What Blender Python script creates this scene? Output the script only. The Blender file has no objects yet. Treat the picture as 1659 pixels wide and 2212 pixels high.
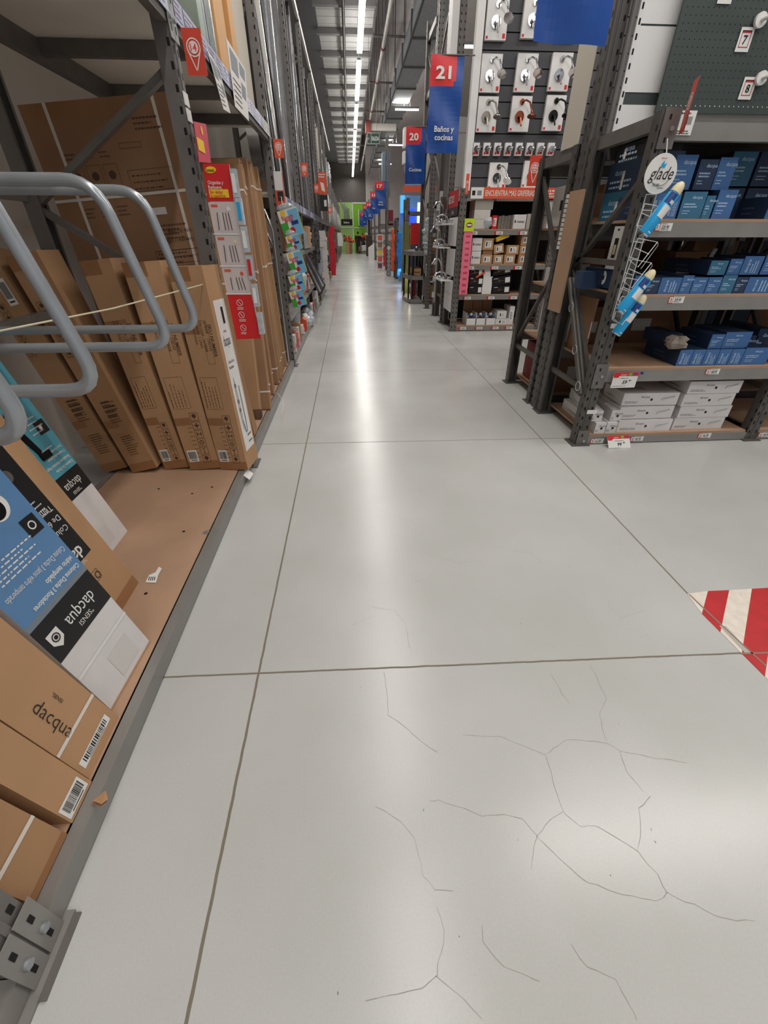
import bpy, math, random
from mathutils import Vector, Matrix
random.seed(7)
S = bpy.context.scene
COL = S.collection
PI = math.pi
# ------------------------------------------------------------ camera
F, CX, CY, H = 906.0, 829.5, 1106.0, 1.45
PITCH, YAW = math.radians(33.4), math.radians(3.93)
FW = Vector((math.sin(YAW)*math.cos(PITCH), math.cos(YAW)*math.cos(PITCH), -math.sin(PITCH)))
RT = Vector((math.cos(YAW), -math.sin(YAW), 0))
UP = RT.cross(FW)
EYE = Vector((0, 0, H))
cam = bpy.data.cameras.new('camera')
cam.sensor_fit = 'HORIZONTAL'; cam.sensor_width = 36; cam.lens = 36*F/1659
cam.clip_start = .02; cam.clip_end = 200
co = bpy.data.objects.new('camera', cam); COL.objects.link(co)
co.matrix_world = Matrix(((RT.x, UP.x, -FW.x, 0), (RT.y, UP.y, -FW.y, 0), (RT.z, UP.z, -FW.z, H), (0, 0, 0, 1)))
S.camera = co
# ------------------------------------------------------------ world, exposure
S.view_settings.view_transform = 'Standard'; S.view_settings.look = 'None'
S.view_settings.exposure = -.95; S.view_settings.gamma = 1
S.view_settings.use_curve_mapping = False
S.cycles.use_denoising = True
S.cycles.use_adaptive_sampling = True; S.cycles.adaptive_threshold = .035; S.cycles.adaptive_min_samples = 16
S.cycles.max_bounces = 5; S.cycles.diffuse_bounces = 3; S.cycles.glossy_bounces = 3
S.cycles.sample_clamp_indirect = 4
W = bpy.data.worlds.new('world'); S.world = W; W.use_nodes = True
W.node_tree.nodes['Background'].inputs[0].default_value = (.93, .96, 1, 1)
W.node_tree.nodes['Background'].inputs[1].default_value = WORLD = .72

def lamp_area(name, loc, sx, sy, power, col=(1, .97, .92)):
    l = bpy.data.lights.new(name, 'AREA'); l.shape = 'RECTANGLE'; l.size = sx; l.size_y = sy
    l.energy = power; l.color = col
    o = bpy.data.objects.new(name, l); COL.objects.link(o); o.location = loc
    return o

# ------------------------------------------------------------ where a picture point lies on a plane of the place
def ray(px, py): return FW + RT*((px-CX)/F) - UP*((py-CY)/F)
def hit(px, py, ax, v):
    d = ray(px, py); t = (v-EYE[ax])/d[ax]; return EYE + d*t
def XP(px, py, x): return hit(px, py, 0, x)
def YP(px, py, y): return hit(px, py, 1, y)
def ZP(px, py, z=0): return hit(px, py, 2, z)

# ------------------------------------------------------------ materials
def lin(c): return tuple((v/255/12.92 if v/255 <= .04045 else ((v/255+.055)/1.055)**2.4) for v in c)
MATS = {}
def mat(name, rgb, rough=.6, metal=0, var=.0, scale=6, bump=0, bscale=60, coat=0, stretch=None, trans=0):
    if name in MATS: return MATS[name]
    m = bpy.data.materials.new(name); m.use_nodes = True
    nt = m.node_tree; b = nt.nodes['Principled BSDF']; c = lin(rgb)
    b.inputs['Base Color'].default_value = (*c, 1); b.inputs['Roughness'].default_value = rough
    b.inputs['Metallic'].default_value = metal
    if coat: b.inputs['Coat Weight'].default_value = coat
    if trans: b.inputs['Transmission Weight'].default_value = trans
    tc = nt.nodes.new('ShaderNodeTexCoord')
    mp = nt.nodes.new('ShaderNodeMapping'); nt.links.new(tc.outputs['Object'], mp.inputs[0])
    if stretch: mp.inputs['Scale'].default_value = stretch
    if var:
        n = nt.nodes.new('ShaderNodeTexNoise'); n.inputs['Scale'].default_value = scale; n.inputs['Detail'].default_value = 4
        nt.links.new(mp.outputs[0], n.inputs[0])
        r = nt.nodes.new('ShaderNodeMapRange'); r.inputs[1].default_value = .3; r.inputs[2].default_value = .7
        r.inputs[3].default_value = 1-var; r.inputs[4].default_value = 1+var
        nt.links.new(n.outputs[0], r.inputs[0])
        h = nt.nodes.new('ShaderNodeHueSaturation'); h.inputs['Color'].default_value = (*c, 1)
        nt.links.new(r.outputs[0], h.inputs['Value']); nt.links.new(h.outputs[0], b.inputs['Base Color'])
    if bump:
        n2 = nt.nodes.new('ShaderNodeTexNoise'); n2.inputs['Scale'].default_value = bscale
        nt.links.new(mp.outputs[0], n2.inputs[0])
        bp = nt.nodes.new('ShaderNodeBump'); bp.inputs['Strength'].default_value = bump; bp.inputs['Distance'].default_value = .01
        nt.links.new(n2.outputs[0], bp.inputs['Height']); nt.links.new(bp.outputs[0], b.inputs['Normal'])
    MATS[name] = m; return m
def emis(name, rgb, st):
    if name in MATS: return MATS[name]
    m = bpy.data.materials.new(name); m.use_nodes = True
    b = m.node_tree.nodes['Principled BSDF']; c = lin(rgb)
    b.inputs['Base Color'].default_value = (*c, 1); b.inputs['Emission Color'].default_value = (*c, 1)
    b.inputs['Emission Strength'].default_value = st
    MATS[name] = m; return m

STEEL = mat('rack_grey_paint', (112, 108, 104), .42, .25, .12, 9, .05, 30)
STEELD = mat('dark_rack_paint', (88, 84, 80), .45, .25, .15, 9)
BEAM = mat('beam_grey_paint', (138, 135, 131), .38, .25, .08, 5)
SLOT = mat('slot_black', (10, 10, 10), .9)
MDF = mat('particle_board', (172, 138, 112), .75, 0, .10, 3, .05, 200)
MDFE = mat('board_edge', (196, 160, 122), .8, 0, .1, 12)
WBOARD = mat('white_board', (232, 226, 216), .7, 0, .04, 3)
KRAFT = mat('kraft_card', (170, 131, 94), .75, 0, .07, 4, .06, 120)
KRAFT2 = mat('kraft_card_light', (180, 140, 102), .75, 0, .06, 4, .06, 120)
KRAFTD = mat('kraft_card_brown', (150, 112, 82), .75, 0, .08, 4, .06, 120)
TAPE = mat('brown_tape', (152, 108, 72), .35, 0, .08, 8)
INK = mat('black_ink', (28, 24, 22), .7)
INKB = mat('brown_ink', (84, 58, 40), .75)
WHITE = mat('white_print', (226, 224, 220), .55, 0, .03, 5)
WCARD = mat('white_carton', (214, 210, 208), .6, 0, .06, 5)
BLACK = mat('black_print', (26, 26, 28), .4, 0, .1, 4)
BLUEF = mat('blue_print', (92, 134, 178), .4, 0, .05, 2)
TEAL = mat('teal_print', (84, 160, 178), .4, 0, .05, 2)
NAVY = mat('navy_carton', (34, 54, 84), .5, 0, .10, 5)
BLUEC = mat('blue_carton', (62, 104, 158), .5, 0, .08, 5)
TEALC = mat('teal_blue_carton', (52, 108, 140), .5, 0, .08, 5)
RED = mat('red_print', (206, 28, 32), .45, 0, .04, 4)
REDF = mat('red_banner', (214, 40, 48), .35, 0, .04, 3)
BLUEB = mat('blue_banner', (26, 72, 150), .28, 0, .05, 3)
ORANGE = mat('orange_print', (218, 84, 52), .5)
YELLOW = mat('yellow_print', (240, 196, 40), .5)
LIME = mat('lime_print', (196, 222, 40), .4)
PINK = mat('pink_sachet', (232, 120, 142), .35, 0, .1, 30)
CHROME = mat('chrome', (205, 205, 208), .12, 1)
COPPER = mat('copper', (150, 84, 60), .25, 1)
BLKMET = mat('black_metal', (24, 24, 26), .35, .5)
GALV = mat('galvanised', (168, 172, 176), .5, .6, .12, 14)
ALU = mat('aluminium', (206, 206, 208), .18, .95, .06, 30)
WPROF = mat('white_profile', (214, 208, 200), .4, 0, .05, 5)
DPROF = mat('dark_profile', (58, 54, 54), .35, .4)
TUBE = mat('grey_tube_paint', (158, 163, 168), .25, .4, .06, 12)
WIRE = mat('white_wire', (232, 232, 230), .4)
STRAP = mat('white_strap', (220, 210, 200), .5)
CORD = mat('cream_cord', (206, 196, 168), .8)
CLEAR = mat('clear_plastic', (178, 184, 188), .15, 0, .15, 40)
CYAN = mat('cyan_can', (30, 160, 220), .3)
CREAM = mat('cream_cap', (222, 208, 168), .45)
PURPLE = mat('purple_label', (150, 146, 176), .3, 0, .25, 25)
CONCR = mat('ceiling_concrete', (196, 188, 186), .8, 0, .05, 2)
PINE = mat('pine_panel', (214, 162, 100), .5, 0, .05, 3, stretch=(8, 8, .4))
OFFW = mat('off_white_panel', (206, 198, 186), .6, 0, .02, 2)
MIRROR = mat('mirror_glass', (176, 190, 170), .08, .55)
SLATW = mat('dark_slat', (62, 62, 66), .5, 0, .04, 3)
PEG = mat('dark_green_board', (58, 68, 66), .55, 0, .05, 3)
WHITE_P = mat('white_panel', (224, 222, 220), .5, 0, .02, 2)
GREEN = mat('green_wall_paint', (120, 186, 40), .7, 0, .05, 1)
GREENL = mat('pale_green_wall', (160, 200, 120), .7, 0, .05, 1)
SKIN = mat('skin', (190, 140, 112), .6)
CLOTH = mat('black_cloth', (24, 24, 28), .9)
JEAN = mat('dark_jeans', (34, 38, 50), .9)
WOOD = mat('wood_moulding', (186, 120, 76), .6, 0, .15, 20)
LED = emis('led_strip', (255, 250, 244), 9)

# ------------------------------------------------------------ mesh builder
TXT = {}
def tgeo(s, bold=0.0, shear=0):
    k = (s, bold, shear)
    if k not in TXT:
        c = bpy.data.curves.new('t', 'FONT'); c.body = s; c.size = 1; c.offset = bold; c.resolution_u = 2; c.shear = shear
        c.fill_mode = 'FRONT'
        o = bpy.data.objects.new('t', c); me = bpy.data.meshes.new_from_object(o)
        vs = [v.co.copy() for v in me.vertices]; fs = [tuple(p.vertices) for p in me.polygons]
        w = max([v.x for v in vs] or [0]); x0 = min([v.x for v in vs] or [0])
        TXT[k] = (vs, fs, x0, w)
        bpy.data.objects.remove(o); bpy.data.curves.remove(c); bpy.data.meshes.remove(me)
    return TXT[k]

class MB:
    def __init__(s): s.v = []; s.f = []; s.m = []; s.mats = []; s.sm = []
    def mi(s, m):
        if m not in s.mats: s.mats.append(m)
        return s.mats.index(m)
    def add(s, vs, fs, m, smooth=False):
        n = len(s.v); s.v += [Vector(v) for v in vs]; i = s.mi(m)
        for f in fs: s.f.append(tuple(a+n for a in f)); s.m.append(i); s.sm.append(smooth)
        return s
    def hexa(s, p, m):   # 4 bottom, 4 top
        return s.add(p, [(3, 2, 1, 0), (4, 5, 6, 7), (0, 1, 5, 4), (1, 2, 6, 5), (2, 3, 7, 6), (3, 0, 4, 7)], m)
    def box(s, a, b, m):
        x0, y0, z0 = a; x1, y1, z1 = b
        if x0 > x1: x0, x1 = x1, x0
        if y0 > y1: y0, y1 = y1, y0
        if z0 > z1: z0, z1 = z1, z0
        return s.hexa([(x0, y0, z0), (x1, y0, z0), (x1, y1, z0), (x0, y1, z0), (x0, y0, z1), (x1, y0, z1), (x1, y1, z1), (x0, y1, z1)], m)
    def bar(s, p, q, w, t, m, up=(0, 0, 1)):     # rectangular bar from p to q
        p, q = Vector(p), Vector(q); d = (q-p).normalized(); u = Vector(up)
        if abs(d.dot(u)) > .95: u = Vector((0, 1, 0))
        a = d.cross(u).normalized(); b = a.cross(d)
        a = a*w/2; b = b*t/2
        return s.hexa([p-a-b, p+a-b, p+a+b, p-a+b, q-a-b, q+a-b, q+a+b, q-a+b], m)
    def quad(s, o, u, v, m, off=0):
        o, u, v = Vector(o), Vector(u), Vector(v); n = u.cross(v).normalized()*off
        return s.add([o+n, o+u+n, o+u+v+n, o+v+n], [(0, 1, 2, 3)], m)
    def poly(s, pts, m): return s.add(pts, [tuple(range(len(pts)))], m)
    def tube(s, pts, r, m, n=8, caps=True):
        pts = [Vector(p) for p in pts]; rings = []; prev = None
        for i, p in enumerate(pts):
            d = (pts[min(i+1, len(pts)-1)]-pts[max(i-1, 0)]).normalized()
            u = prev if prev is not None else (Vector((0, 0, 1)) if abs(d.z) < .9 else Vector((1, 0, 0)))
            a = (u-d*u.dot(d)).normalized(); prev = a; b = d.cross(a)
            rr = r[i] if isinstance(r, (list, tuple)) else r
            rings.append([p+(a*math.cos(2*PI*k/n)+b*math.sin(2*PI*k/n))*rr for k in range(n)])
        vs = [v for g in rings for v in g]; fs = []
        for i in range(len(pts)-1):
            for k in range(n): fs.append((i*n+k, i*n+(k+1) % n, (i+1)*n+(k+1) % n, (i+1)*n+k))
        s.add(vs, fs, m, True)
        if caps:
            s.add(rings[0], [tuple(range(n-1, -1, -1))], m); s.add(rings[-1], [tuple(range(n))], m)
        return s
    def cyl(s, p, q, r, m, n=16, r2=None): return s.tube([p, q], [r, r if r2 is None else r2], m, n)
    def ball(s, c, rx, ry, rz, m, n=10, wob=0):   # a wobbled ball is faceted, like crumpled film
        c = Vector(c); vs = [c+Vector((0, 0, -rz))]; k = n//2
        for i in range(1, k):
            t = PI*i/k-PI/2
            for j in range(n):
                a = 2*PI*j/n; w = 1+random.uniform(-wob, wob)
                vs.append(c+Vector((rx*math.cos(t)*math.cos(a)*w, ry*math.cos(t)*math.sin(a)*w, rz*math.sin(t)*w)))
        vs.append(c+Vector((0, 0, rz))); fs = []; L = len(vs)-1
        for j in range(n): fs.append((0, 1+(j+1) % n, 1+j)); fs.append((L, L-n+j, L-n+(j+1) % n))
        for i in range(k-2):
            for j in range(n):
                a = 1+i*n; fs.append((a+j, a+(j+1) % n, a+n+(j+1) % n, a+n+j))
        return s.add(vs, fs, m, wob < .12)
    def text(s, t, o, u, v, size, m, bold=.0, align='l', shear=0, off=.0012, width=None):
        vs, fs, x0, w = tgeo(t, bold, shear); o, u, v = Vector(o), Vector(u).normalized(), Vector(v).normalized()
        n = u.cross(v)*off; sx = size
        if width: sx = width/max(w-x0, .01)
        dx = -x0 if align == 'l' else (-(w+x0)/2 if align == 'c' else -w)
        return s.add([o+u*((p.x+dx)*sx)+v*(p.y*size)+n for p in vs], fs, m)
    def lines(s, o, u, v, n, pitch, length, th, m, off=.001):   # small print: rows of words too fine to read
        o, u, v = Vector(o), Vector(u).normalized(), Vector(v).normalized()
        for i in range(n):
            x = 0; L = length*random.uniform(.6, 1)
            while x < L:
                w = min(random.uniform(.03, .12)*length, L-x)
                s.quad(o+u*x-v*(pitch*i), u*w, v*th, m, off); x += w+.03*length
        return s
    def barcode(s, o, u, v, w, h, off=.0012):
        o, u, v = Vector(o), Vector(u).normalized(), Vector(v).normalized()
        s.quad(o, u*w, v*h, WHITE, off); x = w*.1
        while x < w*.9:
            b = random.choice((.012, .02, .03))*w; s.quad(o+u*x+v*h*.25, u*b, v*h*.62, INK, off*1.6); x += b+random.choice((.015, .025))*w
        s.quad(o+u*w*.2+v*h*.1, u*w*.6, v*h*.06, INK, off*1.6)
        return s
    def frame(s, o, u, v, t, m, off=.001):       # outline rectangle
        o, u, v = Vector(o), Vector(u), Vector(v); a = u.normalized()*t; b = v.normalized()*t
        s.quad(o, u, b, m, off); s.quad(o+v-b, u, b, m, off); s.quad(o, a, v, m, off); s.quad(o+u-a, a, v, m, off)
        return s
    def disc(s, c, u, v, r, m, off=.001, n=20, r0=0):
        c, u, v = Vector(c), Vector(u).normalized(), Vector(v).normalized(); k = u.cross(v)*off
        if r0 == 0: return s.poly([c+k+u*r*math.cos(2*PI*i/n)+v*r*math.sin(2*PI*i/n) for i in range(n)], m)
        vs = [c+k+(u*math.cos(2*PI*i/n)+v*math.sin(2*PI*i/n))*q for i in range(n) for q in (r0, r)]
        return s.add(vs, [(2*i, 2*i+1, (2*i+3) % (2*n), (2*i+2) % (2*n)) for i in range(n)], m)
    def build(s, name, parent=None, M=None, world=True):
        me = bpy.data.meshes.new(name)
        o = bpy.data.objects.new(name, me); COL.objects.link(o)
        if parent is not None:
            o.parent = parent
            inv = ORG.get(parent.name, Matrix()).inverted(); ORG[o.name] = ORG.get(parent.name, Matrix())
            vs = [inv@v for v in s.v] if world else s.v
        elif M is not None:
            o.matrix_world = M; ORG[o.name] = M.copy(); vs = [M.inverted()@v for v in s.v] if world else s.v
        else:
            a = [min(v[i] for v in s.v) for i in range(3)]; b = [max(v[i] for v in s.v) for i in range(3)]
            c = Vector(((a[0]+b[0])/2, (a[1]+b[1])/2, a[2])); o.location = c; ORG[o.name] = Matrix.Translation(c)
            vs = [v-c for v in s.v]
        me.from_pydata([tuple(v) for v in vs], [], s.f)
        for m in s.mats: me.materials.append(m)
        me.polygons.foreach_set('material_index', s.m); me.polygons.foreach_set('use_smooth', s.sm)
        me.update(); return o
ORG = {}
def tag(o, label=None, cat=None, group=None, kind=None):
    if label: o['label'] = label
    if cat: o['category'] = cat
    if group: o['group'] = group
    if kind: o['kind'] = kind
    return o
def thing(name, label, cat, loc=(0, 0, 0), group=None, M=None):
    o = bpy.data.objects.new(name, None); COL.objects.link(o); o.empty_display_size = .1
    M = M if M is not None else Matrix.Translation(Vector(loc)); o.matrix_world = M; ORG[o.name] = M.copy()
    return tag(o, label, cat, group)
def struct(name, mb, parent=None): return tag(mb.build(name, parent), kind='structure')
def axes(o, x, y, z):
    M = Matrix.Identity(4)
    for i, c in enumerate((x, y, z)):
        c = Vector(c).normalized()
        for r in range(3): M[r][i] = c[r]
    for r in range(3): M[r][3] = o[r]
    return M
def copy_tree(o, loc, label=None, group=None, rz=0, parent=None):
    c = o.copy(); COL.objects.link(c)
    if parent is None:
        c.matrix_world = Matrix.Translation(Vector(loc))@Matrix.Rotation(rz, 4, 'Z')
        if label: c['label'] = label
        if group: c['group'] = group
    else: c.parent = parent
    for ch in list(o.children): copy_tree(ch, None, parent=c)
    return c
NTH = ['first', 'second', 'third', 'fourth', 'fifth', 'sixth', 'seventh', 'eighth', 'ninth', 'tenth', 'eleventh', 'twelfth']
X_, Y_, Z_ = Vector((1, 0, 0)), Vector((0, 1, 0)), Vector((0, 0, 1))

# ============================================================ THE SETTING
def floor_material():
    m = bpy.data.materials.new('polished_concrete'); m.use_nodes = True; nt = m.node_tree; b = nt.nodes['Principled BSDF']
    L = nt.links.new; N = nt.nodes.new
    tc = N('ShaderNodeTexCoord'); sp = N('ShaderNodeSeparateXYZ'); L(tc.outputs['Object'], sp.inputs[0])
    wob = N('ShaderNodeTexNoise'); wob.inputs['Scale'].default_value = 14; wob.inputs['Detail'].default_value = 5; L(tc.outputs['Object'], wob.inputs[0])
    def math_(op, a, c, clamp=False):
        n = N('ShaderNodeMath'); n.operation = op; n.use_clamp = clamp
        for i, q in enumerate((a, c)):
            if q is None: continue
            if isinstance(q, (int, float)): n.inputs[i].default_value = q
            else: L(q, n.inputs[i])
        return n.outputs[0]
    w = math_('MULTIPLY', math_('SUBTRACT', wob.outputs[0], .5), .006)
    def joint(coord, first, pitch, width):
        t = math_('ADD', math_('DIVIDE', math_('SUBTRACT', coord, first), pitch), 100.5)
        d = math_('ABSOLUTE', math_('SUBTRACT', math_('FRACT', t, None), .5), None)
        d = math_('MULTIPLY', d, pitch)
        return math_('LESS_THAN', d, width)
    jx = joint(math_('ADD', sp.outputs[0], w), -.425, 1.995, .0045)
    yy = math_('ADD', math_('ADD', sp.outputs[1], w), math_('MULTIPLY', sp.outputs[0], .02))
    jy = joint(yy, 1.06, 2.21, .0042)
    j = math_('MAXIMUM', jx, jy)
    n1 = N('ShaderNodeTexNoise'); n1.inputs['Scale'].default_value = 1.3; n1.inputs['Detail'].default_value = 6; L(tc.outputs['Object'], n1.inputs[0])
    n2 = N('ShaderNodeTexNoise'); n2.inputs['Scale'].default_value = 160; n2.inputs['Detail'].default_value = 3; L(tc.outputs['Object'], n2.inputs[0])
    cr = N('ShaderNodeValToRGB'); L(n1.outputs[0], cr.inputs[0])
    cr.color_ramp.elements[0].position = .3; cr.color_ramp.elements[0].color = (*lin((184, 184, 180)), 1)
    cr.color_ramp.elements[1].position = .72; cr.color_ramp.elements[1].color = (*lin((198, 198, 196)), 1)
    mx0 = N('ShaderNodeMix'); mx0.data_type = 'RGBA'; mx0.blend_type = 'MULTIPLY'; mx0.inputs[0].default_value = .12
    L(cr.outputs[0], mx0.inputs['A']); L(n2.outputs[0], mx0.inputs['B'])
    mx = N('ShaderNodeMix'); mx.data_type = 'RGBA'; L(j, mx.inputs[0]); L(mx0.outputs['Result'], mx.inputs['A'])
    mx.inputs['B'].default_value = (*lin((120, 112, 98)), 1); L(mx.outputs['Result'], b.inputs['Base Color'])
    rr = N('ShaderNodeMapRange'); L(n1.outputs[0], rr.inputs[0]); rr.inputs[3].default_value = .20; rr.inputs[4].default_value = .30
    L(math_('MAXIMUM', rr.outputs[0], math_('MULTIPLY', j, .8)), b.inputs['Roughness'])
    b.inputs['Specular IOR Level'].default_value = .5
    bp = N('ShaderNodeBump'); bp.inputs['Strength'].default_value = .02; bp.inputs['Distance'].default_value = .01
    L(wob.outputs[0], bp.inputs['Height']); L(bp.outputs[0], b.inputs['Normal'])
    return m
fl = MB().box((-6, -9, -.1), (14, 56, 0), floor_material()); floor = fl.build('floor'); tag(floor, kind='structure')
floor.data.transform(Matrix.Translation(floor.location)); floor.location = (0, 0, 0); ORG['floor'] = Matrix()

CRACK = mat('hairline_crack', (150, 146, 137), .6)
cr = MB()
def crack(pts, w=.0011):
    P = []
    for i in range(len(pts)-1):
        a, b = ZP(*pts[i]), ZP(*pts[i+1]); n = max(2, int((b-a).length/.02))
        for k in range(n):
            t = k/n; P.append(a.lerp(b, t)+Vector((random.uniform(-1, 1), random.uniform(-1, 1), 0))*.0028)
    P.append(ZP(*pts[-1]))
    for i in range(len(P)-1):
        d = (P[i+1]-P[i]); nrm = Vector((-d.y, d.x, 0)).normalized()*w*random.uniform(.3, .8)
        z = Vector((0, 0, .0004)); cr.poly([P[i]-nrm+z, P[i+1]-nrm+z, P[i+1]+nrm+z, P[i]+nrm+z], CRACK)
for c in [[(829, 1450), (838, 1500), (838, 1545), (870, 1565), (902, 1595), (945, 1625)],
          [(1000, 1588), (1080, 1592), (1130, 1612), (1178, 1630), (1225, 1598), (1312, 1604), (1340, 1622), (1400, 1635), (1484, 1648)],
          [(1178, 1630), (1190, 1670), (1205, 1720), (1217, 1755), (1190, 1770), (1160, 1805), (1210, 1860), (1270, 1905), (1330, 1930), (1420, 1948), (1442, 1930), (1500, 1955), (1550, 1982), (1630, 1990)],
          [(1217, 1755), (1255, 1787), (1290, 1785), (1340, 1815), (1378, 1842), (1420, 1890), (1442, 1930)],
          [(1378, 1842), (1385, 1790), (1380, 1745), (1405, 1720)], [(1340, 1622), (1355, 1670), (1390, 1710)],
          [(930, 1730), (945, 1728), (1000, 1745), (1040, 1763), (1090, 1757), (1130, 1770), (1160, 1805)],
          [(1160, 1805), (1150, 1840), (1147, 1880)], [(812, 1740), (850, 1762), (895, 1807), (905, 1850), (912, 1890), (940, 1920), (978, 1925)],
          [(942, 1960), (960, 2010), (952, 2060), (943, 2108), (915, 2135), (860, 2150), (790, 2162)],
          [(1040, 2000), (1045, 2035), (1090, 2090), (1130, 2105), (1165, 2120)], [(1235, 2040), (1270, 2090), (1330, 2115), (1360, 2170), (1375, 2205)],
          [(943, 2108), (1000, 2160), (1040, 2200)], [(1190, 1455), (1215, 1500), (1230, 1520)], [(1275, 1435), (1310, 1510), (1295, 1545), (1310, 1600)],
          [(800, 1310), (850, 1318), (875, 1345), (885, 1400)], [(810, 1330), (760, 1350)], [(905, 1190), (985, 1215), (1040, 1212)],
          [(1110, 1190), (1150, 1195), (1170, 1215)], [(1310, 1300), (1340, 1335), (1390, 1320)], [(800, 1095), (850, 1110), (900, 1135)]]:
    crack(c, .0012 if min(p[1] for p in c) > 1400 else .0009)
for k in range(46):
    p = Vector((random.uniform(-.4, 1.5), random.uniform(.15, 3.5), .0005)); a = random.uniform(-.4, .4)+PI/2
    l = random.uniform(.002, .007); w = random.uniform(.0008, .002); d = Vector((math.cos(a), math.sin(a), 0))
    cr.quad(p, d*l, Vector((-d.y, d.x, 0))*w, INKB)
struct('floor_crack', cr, floor)

hz = MB(); HW = mat('hazard_white', (222, 212, 200), .6, 0, .08, 30); HR = mat('hazard_red', (186, 40, 44), .45, 0, .1, 14)
def fp(pts, m):
    hz.poly([ZP(*p)+Vector((0, 0, .0012)) for p in pts], m)
fp([(1484, 1283), (1529, 1277), (1516, 1326)], HW)
fp([(1529, 1277), (1575, 1275), (1556, 1366), (1516, 1326)], HR)
fp([(1575, 1275), (1624, 1272), (1602, 1412), (1556, 1366)], HW)
fp([(1624, 1272), (1680, 1269), (1652, 1462), (1602, 1412)], HR)
fp([(1680, 1269), (1740, 1266), (1706, 1518), (1652, 1462)], HW)
fp([(1740, 1266), (1800, 1263), (1762, 1576), (1706, 1518)], HR)
fp([(1553, 1352), (1568, 1353), (1600, 1388), (1622, 1412), (1612, 1414), (1580, 1380)], mat('scuffed_concrete', (176, 172, 162), .6)); hz.f[-1] = hz.f[-1]
hz.v[-6:] = [v+Vector((0, 0, .0006)) for v in hz.v[-6:]]
for a_, b_ in (((1488, 1284), (1552, 1345)), ((1552, 1345), (1655, 1440)), ((1600, 1412), (1690, 1410))):
    p_, q_ = ZP(*a_), ZP(*b_); n_ = (q_-p_).cross(Z_ if False else Vector((0, 0, 1))).normalized()*.004; hz.poly([p_-n_+Vector((0, 0, .002)), p_+n_+Vector((0, 0, .002)), q_+n_+Vector((0, 0, .002)), q_-n_+Vector((0, 0, .002))], mat('worn_joint', (140, 122, 108), .8))
tag(hz.build('hazard_marking'), 'red and white striped hazard patch painted on the grey floor at the right edge', 'floor marking')

# ceiling: low corrugated deck over the aisle and a higher slab beyond it
cm = mat('deck_metal', (196, 196, 194), .5, 0, .05, 3)
ce = MB()
for i in range(100):
    y = 2+i*.5
    ce.box((-.75, y, 7.0), (1.0, y+.25, 7.03), cm); ce.box((-.75, y+.25, 7.012), (1.0, y+.5, 7.042), cm)
ce.box((-5.6, 2, 7.1), (1.0, 52, 7.2), mat('shaded_deck', (92, 92, 94), .8)); ce.box((-5.6, 2, 7.0), (-.75, 52, 7.1), mat('shaded_deck', (92, 92, 94), .8))  # shadow over the left deck is put into a darker colour
ce.box((1.0, -4, 9.0), (14, 52, 9.15), CONCR)
struct('ceiling', ce)
tr = MB()
for i in range(24):
    y = 3.6+i*2.02; tr.box((-.8, y, 6.86), (1.0, y+.16, 7.0), mat('joist_grey', (130, 128, 128), .6))
tr.box((.98, 2, 6.9), (1.04, 52, 7.15), STEEL)
struct('trim_1', tr)
w = MB().box((-2.35, -4, 0), (-2.25, 52, 7.0), mat('grey_wall_paint', (206, 198, 188), .8, 0, .04, 1)); struct('wall_left', w)
w = MB().box((13.5, -4, 0), (13.7, 52, 9), CONCR); struct('wall_right', w)
w = MB().box((-2.2, 50, 0), (.42, 50.2, 4.1), GREENL).box((.42, 50, 0), (1.7, 50.2, 4.1), GREEN).box((1.7, 50, 0), (13.5, 50.2, 9), CONCR).box((-2.2, 50, 4.1), (1.7, 50.2, 9), STEELD)
w.box((-2.2, 49.97, 2.05), (1.7, 50, 2.12), WHITE_P); w.box((.36, 49.97, 0), (.44, 50, 4.1), WHITE_P); w.box((.4, 49.97, 4.0), (1.7, 50, 4.1), WHITE_P)
struct('wall_back', w)
w = MB().box((.95, 49.9, 2.3), (1.7, 49.97, 3.5), mat('window_grey', (120, 124, 118), .3)).box((.93, 49.86, 2.2), (1.0, 49.97, 3.55), WHITE_P).box((.93, 49.86, 2.2), (1.7, 49.97, 2.27), WHITE_P)
struct('window_1', w)

# ------------------------------------------------------------ lamps of the hall
def strip(x, y0, y1, z=6.0, power=260, horiz=False, idx=0):
    L = abs(y1-y0)
    if not horiz:
        t = thing('strip_light', 'long white LED strip light over the main aisle, %s in the row from the camera' % NTH[idx], 'ceiling light', (x, (y0+y1)/2, z), 'strip lights over the main aisle')
        MB().box((x-.05, y0, z), (x+.05, y1, z+.05), GALV).build('housing', t)
        MB().box((x-.075, y0+.02, z-.06), (x+.075, y1-.02, z), LED).build('diffuser', t)
        h = MB()
        for yy in (y0+.4, y1-.4): h.cyl((x, yy, z+.07), (x, yy, 7.0), .006, GALV, 6)
        h.build('hanger', t)
        lamp_area('strip_lamp', (x, (y0+y1)/2, z-.07), .15, L, power)
        u = lamp_area('strip_uplight', (x, (y0+y1)/2, z+.09), .15, L, power*.34); u.rotation_euler = (PI, 0, 0)
    else:
        t = thing('strip_light', 'white LED strip light crosswise over the %s side aisle on the right' % NTH[idx], 'ceiling light', ((y0+y1)/2, x, z), 'strip lights over the side aisles')
        MB().box((y0, x-.05, z), (y1, x+.05, z+.07), GALV).build('housing', t)
        MB().box((y0+.02, x-.04, z-.05), (y1-.02, x+.04, z), LED).build('diffuser', t)
        h = MB()
        for xx in (y0+.4, y1-.4): h.cyl((xx, x, z+.07), (xx, x, 9.0), .006, GALV, 6)
        h.build('hanger', t)
        lamp_area('side_strip_lamp', ((y0+y1)/2, x, z-.06), L, .12, power)
        u = lamp_area('side_uplight', ((y0+y1)/2, x, z+.09), L, .12, power*.5); u.rotation_euler = (PI, 0, 0)
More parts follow.
